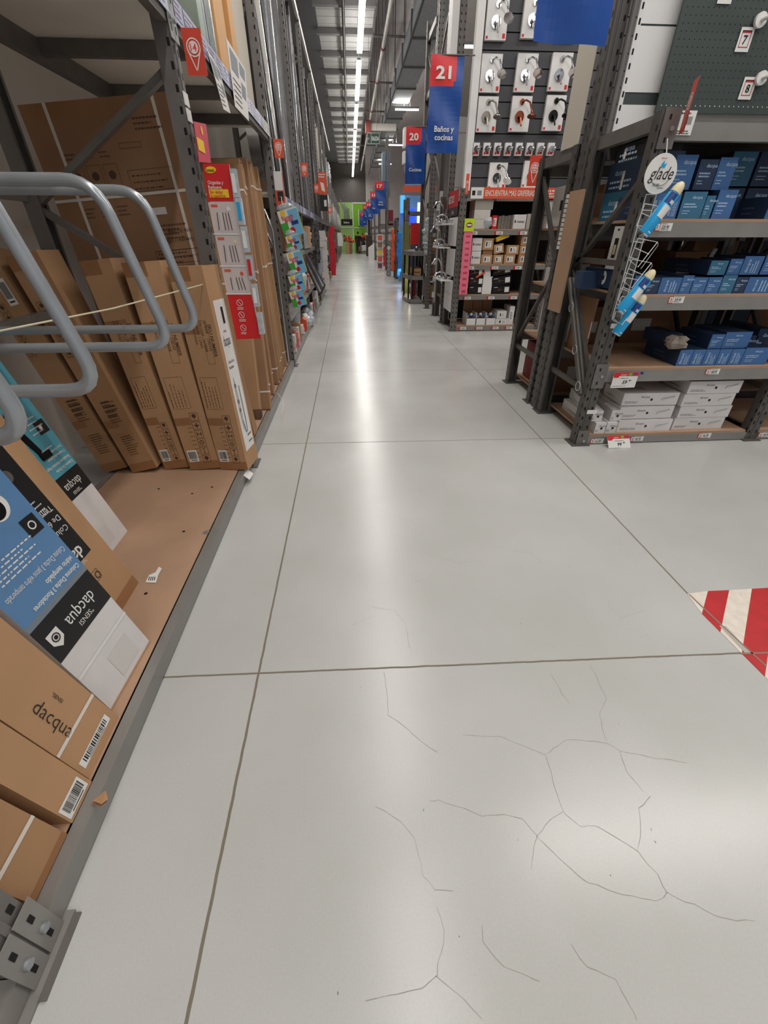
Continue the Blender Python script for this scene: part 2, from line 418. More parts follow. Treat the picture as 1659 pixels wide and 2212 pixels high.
for i in range(9):
    y0 = 2.95+i*5.22
    if y0 > 48: break
    strip(.5, y0, y0+4.45, power=150, idx=i)
strip(.5, -2.3, 2.2, power=150, idx=9)
strip(.5, -7.5, -3.0, power=150, idx=10)  # unseen strip behind the camera, added for more fill light
strip(-2.6, 2.15, 6.6, horiz=True, power=150, idx=7)
for i, y in enumerate((2.3, 6.5, 10.6, 17.2, 24.5, 33, 41)): strip(y, (2.15, 3.4, 3.4, 3.4, 2.15, 2.4, 2.4)[i], (6.6, 7, 7, 7, 3.2, 3.4, 3.4)[i], horiz=True, power=(230, 190, 120, 110, 110, 110, 110)[i], idx=i)
# ============================================================ RACKS
def upright(mb, x, y, z0, z1, n, w=.095, d=.07, m=STEEL, near=True, plate=True, side=True):
    """open channel post: n is the outward direction of its slotted face; (x, y) is the middle of that face"""
    n = Vector(n); t = Z_.cross(n); c = Vector((x, y, 0)); th = .004
    def slab(a0, a1, b0, b1):   # a along t, b along -n
        p = [c+t*a0-n*b0, c+t*a1-n*b0, c+t*a1-n*b1, c+t*a0-n*b1]
        mb.hexa([q+Z_*z0 for q in p]+[q+Z_*z1 for q in p], m)
    slab(-w/2, w/2, 0, th); slab(-w/2, -w/2+th, th, d); slab(w/2-th, w/2, th, d)
    slab(-w/2, -w/2+.018, d, d+th); slab(w/2-.018, w/2, d, d+th)
    slab(-.008, .008, -.004, 0)
    if near:
        z = z0+.06; k = 0
        while z < z1-.04:
            for s in (-1, 1):
                mb.quad(c+t*(s*.03-.007)+Z_*z, t*.014, Z_*.026, SLOT, .001)
            for s, u in ((-1, n), (1, -n)):
                if side:
                    a = c+t*(s*w/2)-n*(.014+.006*(1 if s < 0 else -1)); mb.quad(a+Z_*(z+.02), u*.013, Z_*.028, SLOT, .001)
            z += .078; k += 1
    if plate:
        p = c-n*(d/2); mb.box((p.x-.075, p.y-.075, z0-.001), (p.x+.075, p.y+.075, z0+.008), m)
def braces(mb, a, b, zs, m=STEEL, w=.03, skip=None):    # zigzag between plan points a, b at heights zs
    a, b = Vector((*a, 0)), Vector((*b, 0))
    for i in range(len(zs)-1):
        if skip is not None and i == skip: continue
        p, q = (a, b) if i % 2 == 0 else (b, a)
        mb = mb if False else mb
        mb.bar(p+Z_*zs[i], q+Z_*zs[i+1], w, .03, m)

# ---- the long rack on the left of the aisle
XF, XR = -.79, -1.72
def left_rack(ys, name, label, z1=4.9, near=True, shelf=True, low=2.26, zz=None):
    t = thing(name, label, 'rack', (XF-.4, ys[0], 0))
    for y in ys:
        m = MB(); upright(m, XF, y, .0, z1, X_, near=near and y < 24); m.build('upright', t)
        m = MB(); upright(m, XR, y, .0, z1, -X_, near=False); m.build('upright', t)
        zs = [.5+.54*k for k in range(int((z1-.5)/.54)+1)]
        m = MB()
        a, b = (XR+.03, y), (XF-.05, y)
        braces(m, a, b, zs, STEEL, .045, 3 if near else None); m.bar((XR+.03, y, .25), (XF-.05, y, .25), .03, .03, STEEL)
        m.build('brace', t)
    return t
def base_level(t, y0, y1, near=False):
    m = MB()
    m.box((XF-.005, y0, .012), (XF+.0, y1, .084), BEAM); m.box((XF-.045, y0, .078), (XF-.005, y1, .084), BEAM); m.box((XF-.045, y0, .012), (XF-.04, y1, .084), BEAM)
    m.build('beam', t)
    MB().box((XR, y0, .012), (XR+.04, y1, .084), BEAM).build('beam', t)
    b = MB().box((XR+.05, y0, .07), (XF-.046, y1, .086), MDF)
    b.build('shelf_board', t)
def level(t, y0, y1, z, h=.12, board=WBOARD, gap=.05):
    MB().box((XF-.045, y0, z-h), (XF, y1, z), STEEL).box((XF, y0, z-h*.25), (XF+.006, y1, z), STEEL).build('beam', t)
    MB().box((XR, y0, z-h), (XR+.045, y1, z), STEEL).build('beam', t)
    MB().box((XR+.045, y0, z-.03), (XF-.045, y1, z-.008), board).build('shelf_board', t)
    y = y0+.5
    while y < y1-.1: MB().box((XR+.045, y, z-.10), (XF-.045, y+.045, z-.031), STEEL).build('cross_bar', t); y += .85

r1 = left_rack([.31, 2.93, 5.82], 'pallet_rack', 'tall grey slotted steel rack nearest on the left, holding leaning cartons')
for a, b in ((-2.5, .26), (.36, 2.88), (2.98, 5.77)): base_level(r1, a, b, True)
for a, b in ((-2.5, .26), (.36, 2.88), (2.98, 5.77)): level(r1, a, b, 2.39, .13)
for y in (.31, 2.93, 5.82):
    for s in (-1, 1):
        for z in (.0, 2.2):
            m = MB()
            m.box((XF+.0055, y+s*.003, z+.012), (XF+.0095, y+s*.058, z+.2), BEAM)
            m.cyl((XF+.009, y+s*.03, z+.09), (XF+.018, y+s*.03, z+.09), .012, GALV, 6)
            for q in (.04, .14): m.quad((XF+.0095, y+s*.03-.006, z+q), Y_*.012, Z_*.028, SLOT, .001)
            m.build('beam_connector', r1)
m = MB().box((XF-.06, .20, 0), (XF+.024, .39, .010), BEAM); m.build('base_plate', r1)
r2 = left_rack([8.72+2.9*i for i in range(5)], 'pallet_rack', 'tall grey rack run in the middle distance on the left, full of upright metal profiles')
r3 = left_rack([23.3+2.9*i for i in range(9)], 'pallet_rack', 'farthest grey rack run on the left, ending near the green wall', 3.6, False)
for i, y in enumerate([5.87+2.9*k for k in range(6)]):
    base_level(r1 if i < 1 else r2, y, y+2.8); level(r1 if i < 1 else r2, y, y+2.8, 1.86, .11)
for y in [23.35+2.9*k for k in range(8)]: base_level(r3, y, y+2.8); level(r3, y, y+2.8, 1.86, .11)

# price rail cards on the upper beam (purple films) ---------------------------
def rail(t_or_none, y0, y1, z, label):
    m = MB(); y = y0
    while y < y1:
        w = random.uniform(.1, .2); m.box((XF+.008, y, z-.09), (XF+.011, y+w, z+.0), random.choice((PURPLE, PURPLE, WHITE, mat('pale_blue_label', (176, 184, 208), .3, 0, .2, 30))))
        m.lines((XF+.0112, y+.01, z-.02), Y_, Z_, 4, .018, w-.02, .005, mat('label_ink', (90, 84, 110), .5), .0006); y += w+random.uniform(0, .02)
    tag(m.build('price_rail_cards'), label, 'price label')
rail(None, .5, 2.8, 2.385, 'row of purple price cards on the high shelf beam nearest the camera at left')
rail(None, 3.0, 5.7, 2.385, 'row of purple price cards on the high beam above the flat brown cartons')
rail(None, 5.95, 8.6, 1.855, 'row of purple price cards on the lower beam beside the sponge packs')
rail(None, 8.8, 11.5, 1.855, 'row of purple price cards on the second low beam past the sponge packs')

# ---- aisle location flags (red card with a white pin)
def pin_flag(num, o, w, h, label, mtl=ORANGE, u=X_):
    t = MB(); u = Vector(u); o = Vector(o); n = u.cross(Z_)
    t.quad(o, u*w, Z_*h, mtl, .0); t.quad(o-n*.002, u*w, Z_*h, WHITE, 0)
    t.f[-1] = tuple(reversed(t.f[-1]))
    c = o+u*w/2+Z_*h*.6; r = w*.36
    t.disc(c, u, Z_, r, WHITE, .001, 24, r*.86)
    for s in (-1, 1):
        a = c+u*(s*r*.93)-Z_*r*.2; b = o+u*w/2+Z_*h*.1; d = (b-a).normalized(); k = d.cross(n).normalized()*r*.07
        t.poly([a-k+n*.0012, b-k+n*.0012, b+k+n*.0012, a+k+n*.0012] if s > 0 else [a-k+n*.0012, b-k+n*.0012, b+k+n*.0012, a+k+n*.0012], WHITE)
    t.disc(c, u, Z_, r*.68, mat('pin_disc', (236, 214, 214), .5), .0013)
    t.text(num, c-Z_*r*.4, u, Z_, r*1.1, ORANGE, .02, 'c', off=.002)
    return tag(t.build('aisle_flag'), label, 'sign')
pin_flag('14', YP(408, 163, 2.86), .088, .155, 'red card with a white location pin numbered 14 on the first tall post', mat('flag_red', (206, 62, 40), .5))
pin_flag('13', YP(594, 341, 5.75), .095, .15, 'red card with a white location pin on the second tall post at left')
pin_flag('12', (-.77, 9.1, 2.28), .11, .18, 'small red location pin card beside the orange flyer, third along the left rack')
pin_flag('12', (-.76, 12.0, 2.25), .11, .17, 'small red location pin card, fourth along the left rack')
pin_flag('11', (-.76, 15.4, 2.12), .1, .18, 'small red location pin card, fifth along the left rack')
pin_flag('10', (-.74, 18.8, 2.12), .13, .18, 'small red location pin card, farthest along the left rack')
f = MB(); o = Vector((-.765, 14.0, 2.36)); f.box(o, o+Vector((.22, .003, .46)), ORANGE)
f.quad(o+Vector((.08, -.001, .08)), X_*.09+Z_*-.03, Z_*.18+X_*-.03, WHITE, .001); f.lines(o+Vector((.02, -.001, .40)), X_, Z_, 2, .05, .18, .025, WHITE)
f.box(o+Vector((.01, 0, -.36)), o+Vector((.21, .003, -.01)), BLACK); f.quad(o+Vector((.12, 0, -.26)), X_*.07, Z_*.14, WHITE, .001)
tag(f.build('flyer_board'), 'orange and black flyer board hung high on the left rack', 'sign')

# ---- the tall standing cartons in the first bay
def carton(name, label, M, w, d, h, m=KRAFT, decor=None, group=None, cat='box', taped=True, bev=.004):
    """carton standing on its base; local x = width, y = depth, z = height; the front is -y"""
    b = MB(); b.box((-w/2, -d/2, 0), (w/2, d/2, h), m)
    if taped:
        b.quad((-w/2, -d/2, h*.0+.0), X_*w, Z_*min(.06, h*.1), TAPE, .0008); b.quad((-w/2, -d/2, h-min(.07, h*.1)), X_*w*.6, Z_*min(.07, h*.1), TAPE, .0008)
        b.quad((-w/2, -.02, h), X_*w, Y_*.04, TAPE, .0008)
    if decor: decor(b, w, d, h)
    o = b.build(name, M=M, world=False)
    return tag(o, label, cat, group)
def icons(b, o, u, v, n, s, m=INKB, vert=True):
    o, u, v = Vector(o), Vector(u).normalized(), Vector(v).normalized()
    for i in range(n):
        p = o+(v if vert else u)*(i*s*1.12)
        b.frame(p, u*s, v*s, s*.05, m)
        c = p+u*s/2+v*s/2
        k = i % 5
        if k == 0: b.disc(c+v*s*.1, u, v, s*.26, m, .0012, 12); b.quad(c-u*s*.03-v*s*.32, u*s*.06, v*s*.4, m, .0012)
        elif k == 1: b.poly([c+u*s*.25+v*s*.3, c-u*s*.25+v*s*.3, c], m) if False else b.add([c+u*s*.24+v*s*.32, c-u*s*.24+v*s*.32, c-v*s*.02], [(0, 1, 2)], m); b.quad(c-u*s*.03-v*s*.3, u*s*.06, v*s*.3, m, .0012); b.quad(c-u*s*.16-v*s*.34, u*s*.32, v*s*.06, m, .0012)
        elif k == 2: b.disc(c, u, v, s*.3, m, .0012, 14, s*.2); b.quad(c-u*s*.04-v*s*.1, u*s*.08, v*s*.2, m, .0012)
        elif k == 3: b.quad(c-u*s*.28-v*s*.25, u*s*.1, v*s*.5, m, .0012); b.quad(c+u*s*.18-v*s*.25, u*s*.1, v*s*.5, m, .0012); b.quad(c-u*s*.2-v*s*.05, u*s*.4, v*s*.1, m, .0012)
        else: b.quad(c-u*s*.08-v*s*.3, u*s*.16, v*s*.6, m, .0012); b.quad(c-u*s*.3-v*s*.08, u*s*.6, v*s*.16, m, .0012)
    return b
def tall_decor(barside):
    def f(b, w, d, h):
        y = -d/2
        if barside == 'low':
            b.barcode((w*.02-w*.45, y, .06), X_, Z_, w*.32, .085); icons(b, (w*.02, y, .05), X_, Z_, 6, w*.26)
            b.lines((w*.02-w*.18, y, .3), X_, Z_, 8, .03, w*.16, .004, INKB)
            z = .43; b.frame((-w*.4, y, z), X_*w*.55, Z_*.2, .0015, INKB)
            for q in range(5): b.lines((-w*.36+q*w*.1, y, z+.01), Z_, -X_, 1, .01, .17, .004, INKB)
            z = .72; b.text('SKU NUMBER', (w*.26, y, z+.21), -Z_, X_, .03, INKB, .01)
            for q, s in enumerate(('1678008    1245162', '17611654   1678008', 'Quantity: 1 UNIT', 'VIN: FSP72024')):
                b.text(s, (w*(.16-q*.13), y, z+.23), -Z_, X_, .021, INKB, .0)
            b.frame((w*.02, y, z-.01), X_*w*.22, Z_*.24, .0015, INKB)
        else:
            b.barcode((w*.05, y, h-.26), X_, Z_, w*.3, .13); icons(b, (-w*.38, y, h-.52), X_, Z_, 6, w*.26, INKB)
            for z in (h-.95, h-1.18): b.lines((-w*.2, y, z+.14), X_, Z_, 9, .016, w*.5, .006, INKB)
            for q in range(4): b.lines((-w*.2, y, h-.9+q*.03), X_, Z_, 1, .02, w*.5, .012, INKB)
        for z in (.32, h*.72): b.quad((-w/2, y, z), X_*w*.5, Z_*.05, TAPE, .0008)
    return f
def label_side(b, w, d, h):    # white picture label on the aisle side (+x)
    tall_decor('low')(b, w, d, h)
    x = w/2; D = d*.74; y0 = -D/2+.01; z0 = .12; hh = h*.76
    b.quad((x, y0, z0), Y_*D, Z_*hh, WHITE, .001)
    b.text('dacqua', (x, y0+D*.15, z0+hh*.73), Y_, Z_, .085, INK, .0, off=.002, width=D*.62)
    b.text('sensi', (x, y0+D*.32, z0+hh*.73+.075), Y_, Z_, .022, INK, .0, off=.002)
    b.quad((x, y0+D*.5, z0+hh*.86), Y_*D*.2, Z_*.09, INK, .002)
    b.text('Columna Ducha', (x, y0+D*.15, z0+hh*.62), Y_, Z_, .026, INKB, 0, off=.002, width=D*.6); b.text('Bourdeaux', (x, y0+D*.15, z0+hh*.585), Y_, Z_, .026, INKB, .01, off=.002, width=D*.45)
    g = mat('pale_grey_print', (176, 174, 176), .5)
    b.add([(x+.002, y0+D*(.3+.1*math.cos(a)), z0+hh*(.34+.19*math.sin(a))) for a in [2*PI*k/24 for k in range(24)]], [tuple(range(24))], g)
    for q in (.47, .36, .3): b.disc((x, y0+D*.3, z0+hh*q), Y_, Z_, .014, mat('mid_grey_print', (110, 108, 110), .5), .003)
    P = [(x+.003, y0+D*(.62+.0), z0+hh*.46), (x+.003, y0+D*.62, z0+hh*.2), (x+.003, y0+D*.55, z0+hh*.13), (x+.003, y0+D*.42, z0+hh*.13), (x+.003, y0+D*.34, z0+hh*.22)]
    b.tube(P, .0025, mat('mid_grey_print', (110, 108, 110), .5), 4)
    for i in range(6): b.disc((x, y0+D*(.55+.14*(i % 3)), z0+hh*(.05+.05*(i//3))), Y_, Z_, .008, INKB, .002, 8)
names = ['with a white picture label on its aisle side, rightmost of the group', 'second from the right, between the labelled one and its twin', 'third from the right, its side to a dark gap', 'with its barcode near the top, fourth from the right and leaning', 'farthest left, leaning toward the rack corner']
BX = [(-.742, -.945, 0, 2.66, 1.22), (-.955, -1.165, .015, 2.68, 1.24), (-1.175, -1.345, .03, 2.70, 1.25), (-1.37, -1.55, .20, 2.665, 1.29), (-1.575, -1.745, .225, 2.68, 1.30)]
# bases stand on the deck, tops tip to the left
for i, (x1, x0, lean, yf, h) in enumerate(BX):
    lean = [.03, .055, .09, .20, .225][i]; w = abs(x1-x0)-.006; d = .20
    # tilt about y axis: up vector leans to -x
    up = Vector((-math.sin(lean), .02, math.cos(lean))).normalized(); xx = (Matrix.Rotation(-.16 if i == 0 else 0, 3, 'Z')@Y_).cross(up).normalized(); yy = up.cross(xx)
    o = Vector(((x0+x1)/2, yf+d/2, .087+math.sin(lean)*w/2))
    carton('tall_carton', 'tall brown carton %s' % names[i], axes(o, xx, yy, up), w, d, h, (KRAFT2, KRAFT2, KRAFT2, KRAFT, KRAFT)[i],
           label_side if i == 0 else tall_decor('low' if i < 3 else 'high'), 'tall standing cartons in the first bay')
# big flat carton standing behind them
def big_decor(b, w, d, h):
    y = -d/2; u = -X_; v = -Z_
    for q in range(3):
        o = Vector((-w*.22+q*w*.12-w*.1, y, h*.86)); b.frame(o+u*0-Vector((w*.0, 0, .1)), X_*w*.1, Z_*.1, .002, INKB)
        b.lines(o+Vector((0, 0, .05)), X_, Z_, 2, .02, w*.09, .006, INKB)
        c = o+Vector((w*.05, 0, -.05)); b.disc(c, X_, Z_, .02, INKB); b.lines(o-Vector((0, 0, .2)), X_, Z_, 3, .02, w*.09, .006, INKB)
    b.frame((w*.08, y, h*.79), X_*w*.32, Z_*.1, .002, INKB); b.lines((w*.1, y, h*.79+.07), X_, Z_, 3, .03, w*.28, .006, INKB)
    b.frame((w*.08, y, h*.89), X_*w*.15, Z_*.025, .002, INKB); b.lines((w*.22, y, h*.95), X_, Z_, 3, .022, w*.2, .008, INKB)
    b.quad((w*.15, y, h*.73), X_*.1, Z_*.035, WHITE, .001); b.lines((w*.2, y, h*.70), X_, Z_, 4, .022, w*.2, .008, INKB)
    b.frame((w*.1, y, h*.585), X_*w*.33, Z_*.1, .002, INKB); b.lines((w*.12, y, h*.585+.08), X_, Z_, 4, .024, w*.28, .008, INKB)
    b.text('SKU NUMBER', (w*.42, y, h*.565), -X_, -Z_, .035, INK, .01); b.text('Quantity: 1 UNIT', (w*.42, y, h*.665), -X_, -Z_, .026, INK, .0); b.text('VIN: SG209A', (w*.42, y, h*.69), -X_, -Z_, .026, INK, .0)
    for q in range(3): b.quad((w*.1, y, h*(.60+.018*q)), X_*w*.33, Z_*.002, INK, .001)
    b.quad((-w*.34, y, 0), X_*.018, Z_*h, STRAP, .001); b.quad((w*.38, y, 0), X_*.018, Z_*h, STRAP, .001); b.quad((-w/2, y, h*.78), X_*w, Z_*.014, STRAP, .0015)
    b.text('dacqua', (-w*.17, y, h*.30), Z_, -X_, .12, INKB, .0)
lean = .09
up = Vector((-math.sin(lean)*.9, .05, math.cos(lean))).normalized(); xx = Y_.cross(up).normalized(); yy = up.cross(xx)
carton('flat_carton', 'very wide flat brown carton with white straps standing behind the tall cartons', axes(Vector((-1.19, 3.16, .12)), xx, yy, up), .80, .12, 1.95, KRAFTD, big_decor)

# ---- slabs (flat strapped cartons) in the second bay
SB = [(3.62, -.845, .05, 'black'), (3.90, -.80, .05, ''), (4.08, -.83, .035, ''), (4.40, -.835, .045, ''), (4.52, -.86, .03, ''), (4.75, -.835, .045, ''), (4.90, -.825, .03, ''), (5.05, -.84, .03, ''), (5.2, -.85, .03, ''), (5.36, -.86, .03, ''), (5.46, -.84, .03, '')]
for i, (y, x, th, k) in enumerate(SB):
    yb_ = [3.62, 3.86, 4.08, 4.30, 4.48, 4.66, 4.83, 4.99, 5.14, 5.28, 5.42][i]; a = (4.36+.112*i-yb_)/1.93; y = yb_; th = (.045, .04, .03, .035, .025, .035, .025, .03, .025, .03, .025)[i]; h = 1.92+.02*(i % 3); D = .78
    up = Vector((-.03, a, 1)).normalized(); xx = Y_.cross(up).normalized(); yy = up.cross(xx)
    b = MB(); b.box((-D, 0, 0), (0, th, h), (KRAFT, KRAFTD)[i % 2]); b.box((-D, th+.002, .02), (-.012, th+.040, h-.03), BLACK); b.box((-D, th+.042, 0), (-.004, th+.052, h-.01), KRAFT2)  # black layer stands in for the dark gap between slabs
    for z in (.16, 1.1, 1.75):
        if (i+int(z*10)) % 3 != 1: b.quad((-D, -.001, z), X_*D, Z_*.014, STRAP, .001); b.quad((.0, 0, z), Y_*(th+.052), Z_*.014, STRAP, .001)
    b.box((-D, 0, 0), (.002, th+.03, .09 if i == 0 else .012), BLACK if i == 0 else KRAFTD)
    tag(b.build('slab_carton', M=axes(Vector((x, y, .088)), xx, yy, up), world=False),
        'flat strapped brown slab carton on edge, %s of the leaning row counted from the camera' % NTH[i], 'box', 'flat slab cartons leaning in the second bay')
b = MB(); b.tube([(-.84, 5.62, .09), (-.84, 5.62, 1.5), (-.9, 5.62, 1.68), (-1.05, 5.62, 1.75), (-1.4, 5.62, 1.76)], .012, ALU, 8); b.tube([(-.86, 5.66, .09), (-.86, 5.66, 1.35), (-.92, 5.66, 1.5), (-1.05, 5.66, 1.58), (-1.4, 5.66, 1.6)], .012, ALU, 8)
tag(b.build('bent_rail'), 'pair of bent grey metal rails standing before the second tall post', 'rail')

# ---- doors and panels standing on the high shelf
def panel(name, label, y0, y1, mm, parts=None, x0=-.9, h=2.0, th=.04, z=2.392, cat='panel', off=0):
    t = thing(name, label, cat, (x0, (y0+y1)/2, z)); MB().box((x0-th, y0, z), (x0, y1, z+h), mm).build('leaf', t)
    return t
for k, (y0, y1) in enumerate(((.45, 1.5), (1.55, 2.75), (3.02, 4.18))):
    t = panel('shower_screen', 'glass shower screen with metal frame on the high left shelf, %s from the camera' % NTH[k], y0, y1, MIRROR, group if False else None, cat='shower screen')
    f = MB()
    for y in (y0, y1-.04): f.box((-.945, y, 2.392), (-.895, y+.04, 4.4), ALU)
    f.box((-.945, y0, 2.392), (-.895, y1, 2.43), ALU); f.build('frame', t)
for k, y in enumerate((4.19, 4.235, 4.28, 4.325)):
    b = MB().box((-1.0, y, 2.392), (-.86-.01*k, y+.035, 4.5), (ALU, DPROF, WPROF, ALU)[k])
    tag(b.build('metal_profile'), 'tall %s profile, %s beside the glass screens on the high shelf' % (('silver', 'dark', 'white', 'bright aluminium')[k], NTH[k]), 'profile')
t = panel('door_leaf', 'light orange wooden door leaf on the high left shelf, nearer one', 4.37, 4.70, PINE, cat='door leaf', x0=-.87)
t = panel('door_leaf', 'brown recessed wooden door leaf on the high shelf between two orange ones', 4.705, 4.90, WOOD, cat='door leaf', x0=-.93)
t = panel('door_leaf', 'light orange wooden door leaf with a data sheet on the high shelf', 4.905, 5.10, PINE, cat='door leaf', x0=-.87)
t = panel('door_leaf', 'off-white door leaf standing upright on the high shelf by the second post', 5.11, 5.72, OFFW, cat='door leaf', x0=-.88)
def sheet(name, label, c, x):
    p = [XP(px, py, x) for px, py in c]; b = MB(); b.poly(p, WHITE); b.poly([q-X_*.002 for q in reversed(p)], WHITE)
    def at(u, v): return p[0].lerp(p[1], u).lerp(p[3].lerp(p[2], u), v)+X_*.001
    g = mat('sheet_grey', (130, 136, 142), .5)
    for u0, v0, u1, v1 in ((.1, .6, .5, .92), (.6, .72, .92, .94), (.62, .35, .9, .6)): b.poly([at(u0, v0), at(u1, v0), at(u1, v1), at(u0, v1)], g)
    for k in range(5): b.poly([at(.1, .1+.09*k), at(.55, .1+.09*k), at(.55, .12+.09*k), at(.1, .12+.09*k)], INKB)
    tag(b.build(name), label, 'leaflet')
sheet('data_sheet', 'white printed data sheet taped to the orange door leaf', [(508, 230), (538, 262), (530, 150), (488, 80)], -.775)
sheet('hanging_leaflet', 'long white leaflet hanging askew from the high shelf beam at left', [(483, 236), (498, 245), (474, 150), (447, 105)], -.772)
b = MB()

# ---- leaning display cartons in the near bay (printed sides face the aisle)
def leaner(name, label, y0, y1, xb, th, L, ang, body, decor, cat='box', yaw=0, pitchy=0.0, z0=.087):
    a = ang; n = Vector((math.cos(a), 0, math.sin(a))); up = Vector((-math.sin(a), 0, math.cos(a)))
    R = Matrix.Rotation(yaw, 3, 'Z'); Q = Matrix.Rotation(pitchy, 3, n)
    yv = Vector((0, 1, 0)); up2 = R@(Q@up); yv2 = R@(Q@yv); n2 = R@n
    # local: x = along +y (width), y = inward (-n), z = up
    w = y1-y0; M = axes(Vector((xb, (y0+y1)/2, z0+abs(math.sin(pitchy))*w/2)), yv2, -n2, up2)
    b = MB(); b.box((-w/2, 0, 0), (w/2, th, L), body); decor(b, w, th, L)
    o = b.build(name, M=M, world=False)
    return tag(o, label, cat)
def brand_band(b, w, z0, z1, small=True, tt='dacqua'):
    b.quad((-w/2, 0, z0), X_*w, Z_*(z1-z0), BLACK, .001)
    b.text(tt, (w*.34, 0, (z0+z1)/2+.015), -X_, -Z_, w*.22, WHITE, .0, 'l', off=.002, width=w*.48)
    b.text('"SENSI', (w*.2, 0, (z0+z1)/2-.03), -X_, -Z_, w*.09, WHITE, .0, off=.002)
    hx = -w*.34; c = Vector((hx, 0, (z0+z1)/2)); s = w*.085
    b.add([c+Vector((-s, -.0022, s)), c+Vector((s, -.0022, s)), c+Vector((s, -.0022, -s*.6)), c+Vector((0, -.0022, -s*1.5)), c+Vector((-s, -.0022, -s*.6))], [(0, 4, 3, 2, 1)], WHITE)
    b.disc(c+Vector((0, 0, .0)), X_, Z_, s*.62, INK, .0032, 20, s*.46); b.disc(c, X_, Z_, s*.3, INK, .0034, 12)
def up_text(b, s, x, z, size, m=WHITE, bold=0, w=None):
    b.text(s, (x, 0, z), -X_, -Z_, size, m, bold, off=.002, width=w)
def blue_decor(b, w, th, L):
    b.quad((-w/2, 0, .40), X_*w, Z_*(L-.40), BLUEF, .001); b.quad((-w/2, 0, .40), X_*w, Z_*.02, mat('grey_band', (120, 132, 142), .4), .0014)
    brand_band(b, w, .262, .40)
    up_text(b, 'Columna Ducha 3 Rociadores', w*.45, .445, .024, WHITE, .02, w*.74); up_text(b, 'vidrio templado', w*.45, .478, .026, WHITE, .02, w*.44)
    up_text(b, 'Coluna Ducha 3 jatos vidro temperado', w*.45, .52, .028, WHITE, 0, w*.88)
    for q in range(5): b.lines((-w*.35, 0, .55+q*.014), X_, Z_, 1, .02, w*.6, .0045, WHITE, .002)
    b.quad((w*.24, 0, .60), X_*w*.2, Z_*.06, BLACK, .002); b.disc((w*.34, 0, .63), X_, Z_, w*.05, WHITE, .003, 14, w*.035)
    b.disc((w*.16, 0, .73), X_, Z_, w*.15, WHITE, .002, 24); b.disc((w*.14, 0, .725), X_, Z_, w*.11, BLKMET, .003, 24)
    b.quad((-w*.5, 0, .66), X_*w*.22, Z_*.2, WHITE, .002); b.tube([(-w*.3, -.006, .66), (-w*.2, -.006, .67), (-w*.14, -.006, .70)], .006, CHROME, 6); b.disc((-w*.13, 0, .71), X_, Z_, w*.06, CHROME, .009)
    b.quad((-w/2, 0, .17), X_*w, Z_*.012, WHITE_P, .002); b.quad((-w*.1, 0, .03), X_*w*.4, Z_*.1, mat('smooth_tape', (206, 202, 198), .3), .0012)
    b.quad((-w/2, 0, .0), X_*w, Z_*.008, KRAFT2, .0015)
leaner('shower_column_box', 'white box with blue print and black dacqua band leaning in the near bay', .89, 1.18, -.868, .13, 1.0, .262, WCARD, blue_decor, yaw=-.06)
def teal_decor(b, w, th, L):
    b.quad((-w/2, 0, .435), X_*w, Z_*(L-.435), TEAL, .001); brand_band(b, w, .318, .435)
    up_text(b, 'Columna De Ducha', w*.45, .465, .02, WHITE, .02, w*.5); up_text(b, 'Rociadores Aluminio Negra', w*.45, .492, .02, WHITE, .02, w*.68)
    up_text(b, 'Chuveiro de Coluna', w*.45, .522, .02, WHITE, 0, w*.5); up_text(b, 'Jatos Aluminio Preto', w*.45, .547, .02, WHITE, 0, w*.5)
    b.lines((-w*.05, 0, .56), X_, Z_, 3, .022, w*.5, .006, WHITE, .002)
    b.quad((w*.2, 0, .62), X_*w*.26, Z_*.06, BLACK, .002); b.disc((w*.3, 0, .65), X_, Z_, w*.04, WHITE, .003, 12)
    b.hexa([(-w*.3, -.008, .72), (-w*.12, -.008, .55), (-w*.04, -.008, .57), (-w*.2, -.008, .76), (-w*.3, -.001, .72), (-w*.12, -.001, .55), (-w*.04, -.001, .57), (-w*.2, -.001, .76)], BLKMET)
    b.box((-w*.14, -.012, .53), (w*.1, -.001, .56), BLKMET)
    b.disc((-w*.12, 0, .84), X_, Z_, w*.17, WHITE, .002, 24); b.disc((-w*.12, 0, .84), X_, Z_, w*.14, BLKMET, .003, 24)
    b.lines((w*.05, 0, .70), X_, Z_, 4, .022, w*.35, .006, WHITE, .002)
    b.quad((-w*.25, 0, .03), X_*w*.35, Z_*.1, mat('smooth_tape', (206, 202, 198), .3), .0012)
leaner('shower_column_box', 'white box with teal print and black dacqua band leaning deepest in the near bay', 1.71, 1.97, -1.285, .12, 1.0, .25, WCARD, teal_decor)
def black_decor(b, w, th, L):
    b.quad((-w/2, 0, .28), X_*w*.62, Z_*(L-.28), BLACK, .001)
    up_text(b, 'dacqua', -w*.02, .335, w*.3, WHITE, .02); up_text(b, '"SENSI', -w*.1, .28, w*.1, WHITE)
    up_text(b, 'Columna', w*.06, .43, .034); up_text(b, 'De 6 mm', w*.06, .475, .034); up_text(b, 'Templado', w*.06, .52, .034)
    b.lines((-w*.4, 0, .56), X_, Z_, 4, .02, w*.4, .005, WHITE, .002)
    b.disc((-w*.2, 0, .68), X_, Z_, w*.1, CHROME, .002); b.disc((-w*.05, 0, .84), X_, Z_, w*.09, mat('sheet_grey', (130, 136, 142), .5), .002)
    b.frame((-w*.35, 0, .17), X_*w*.28, Z_*.045, .002, INKB); b.disc((-w*.13, 0, .19), X_, Z_, .016, INKB, .002, 14, .011); b.quad((-w/2, 0, 0), X_*w, Z_*.05, TAPE, .001)
leaner('shower_column_box', 'brown carton with black printed label squeezed behind the blue box', 1.31, 1.54, -1.052, .12, 1.0, .262, KRAFT2, black_decor)
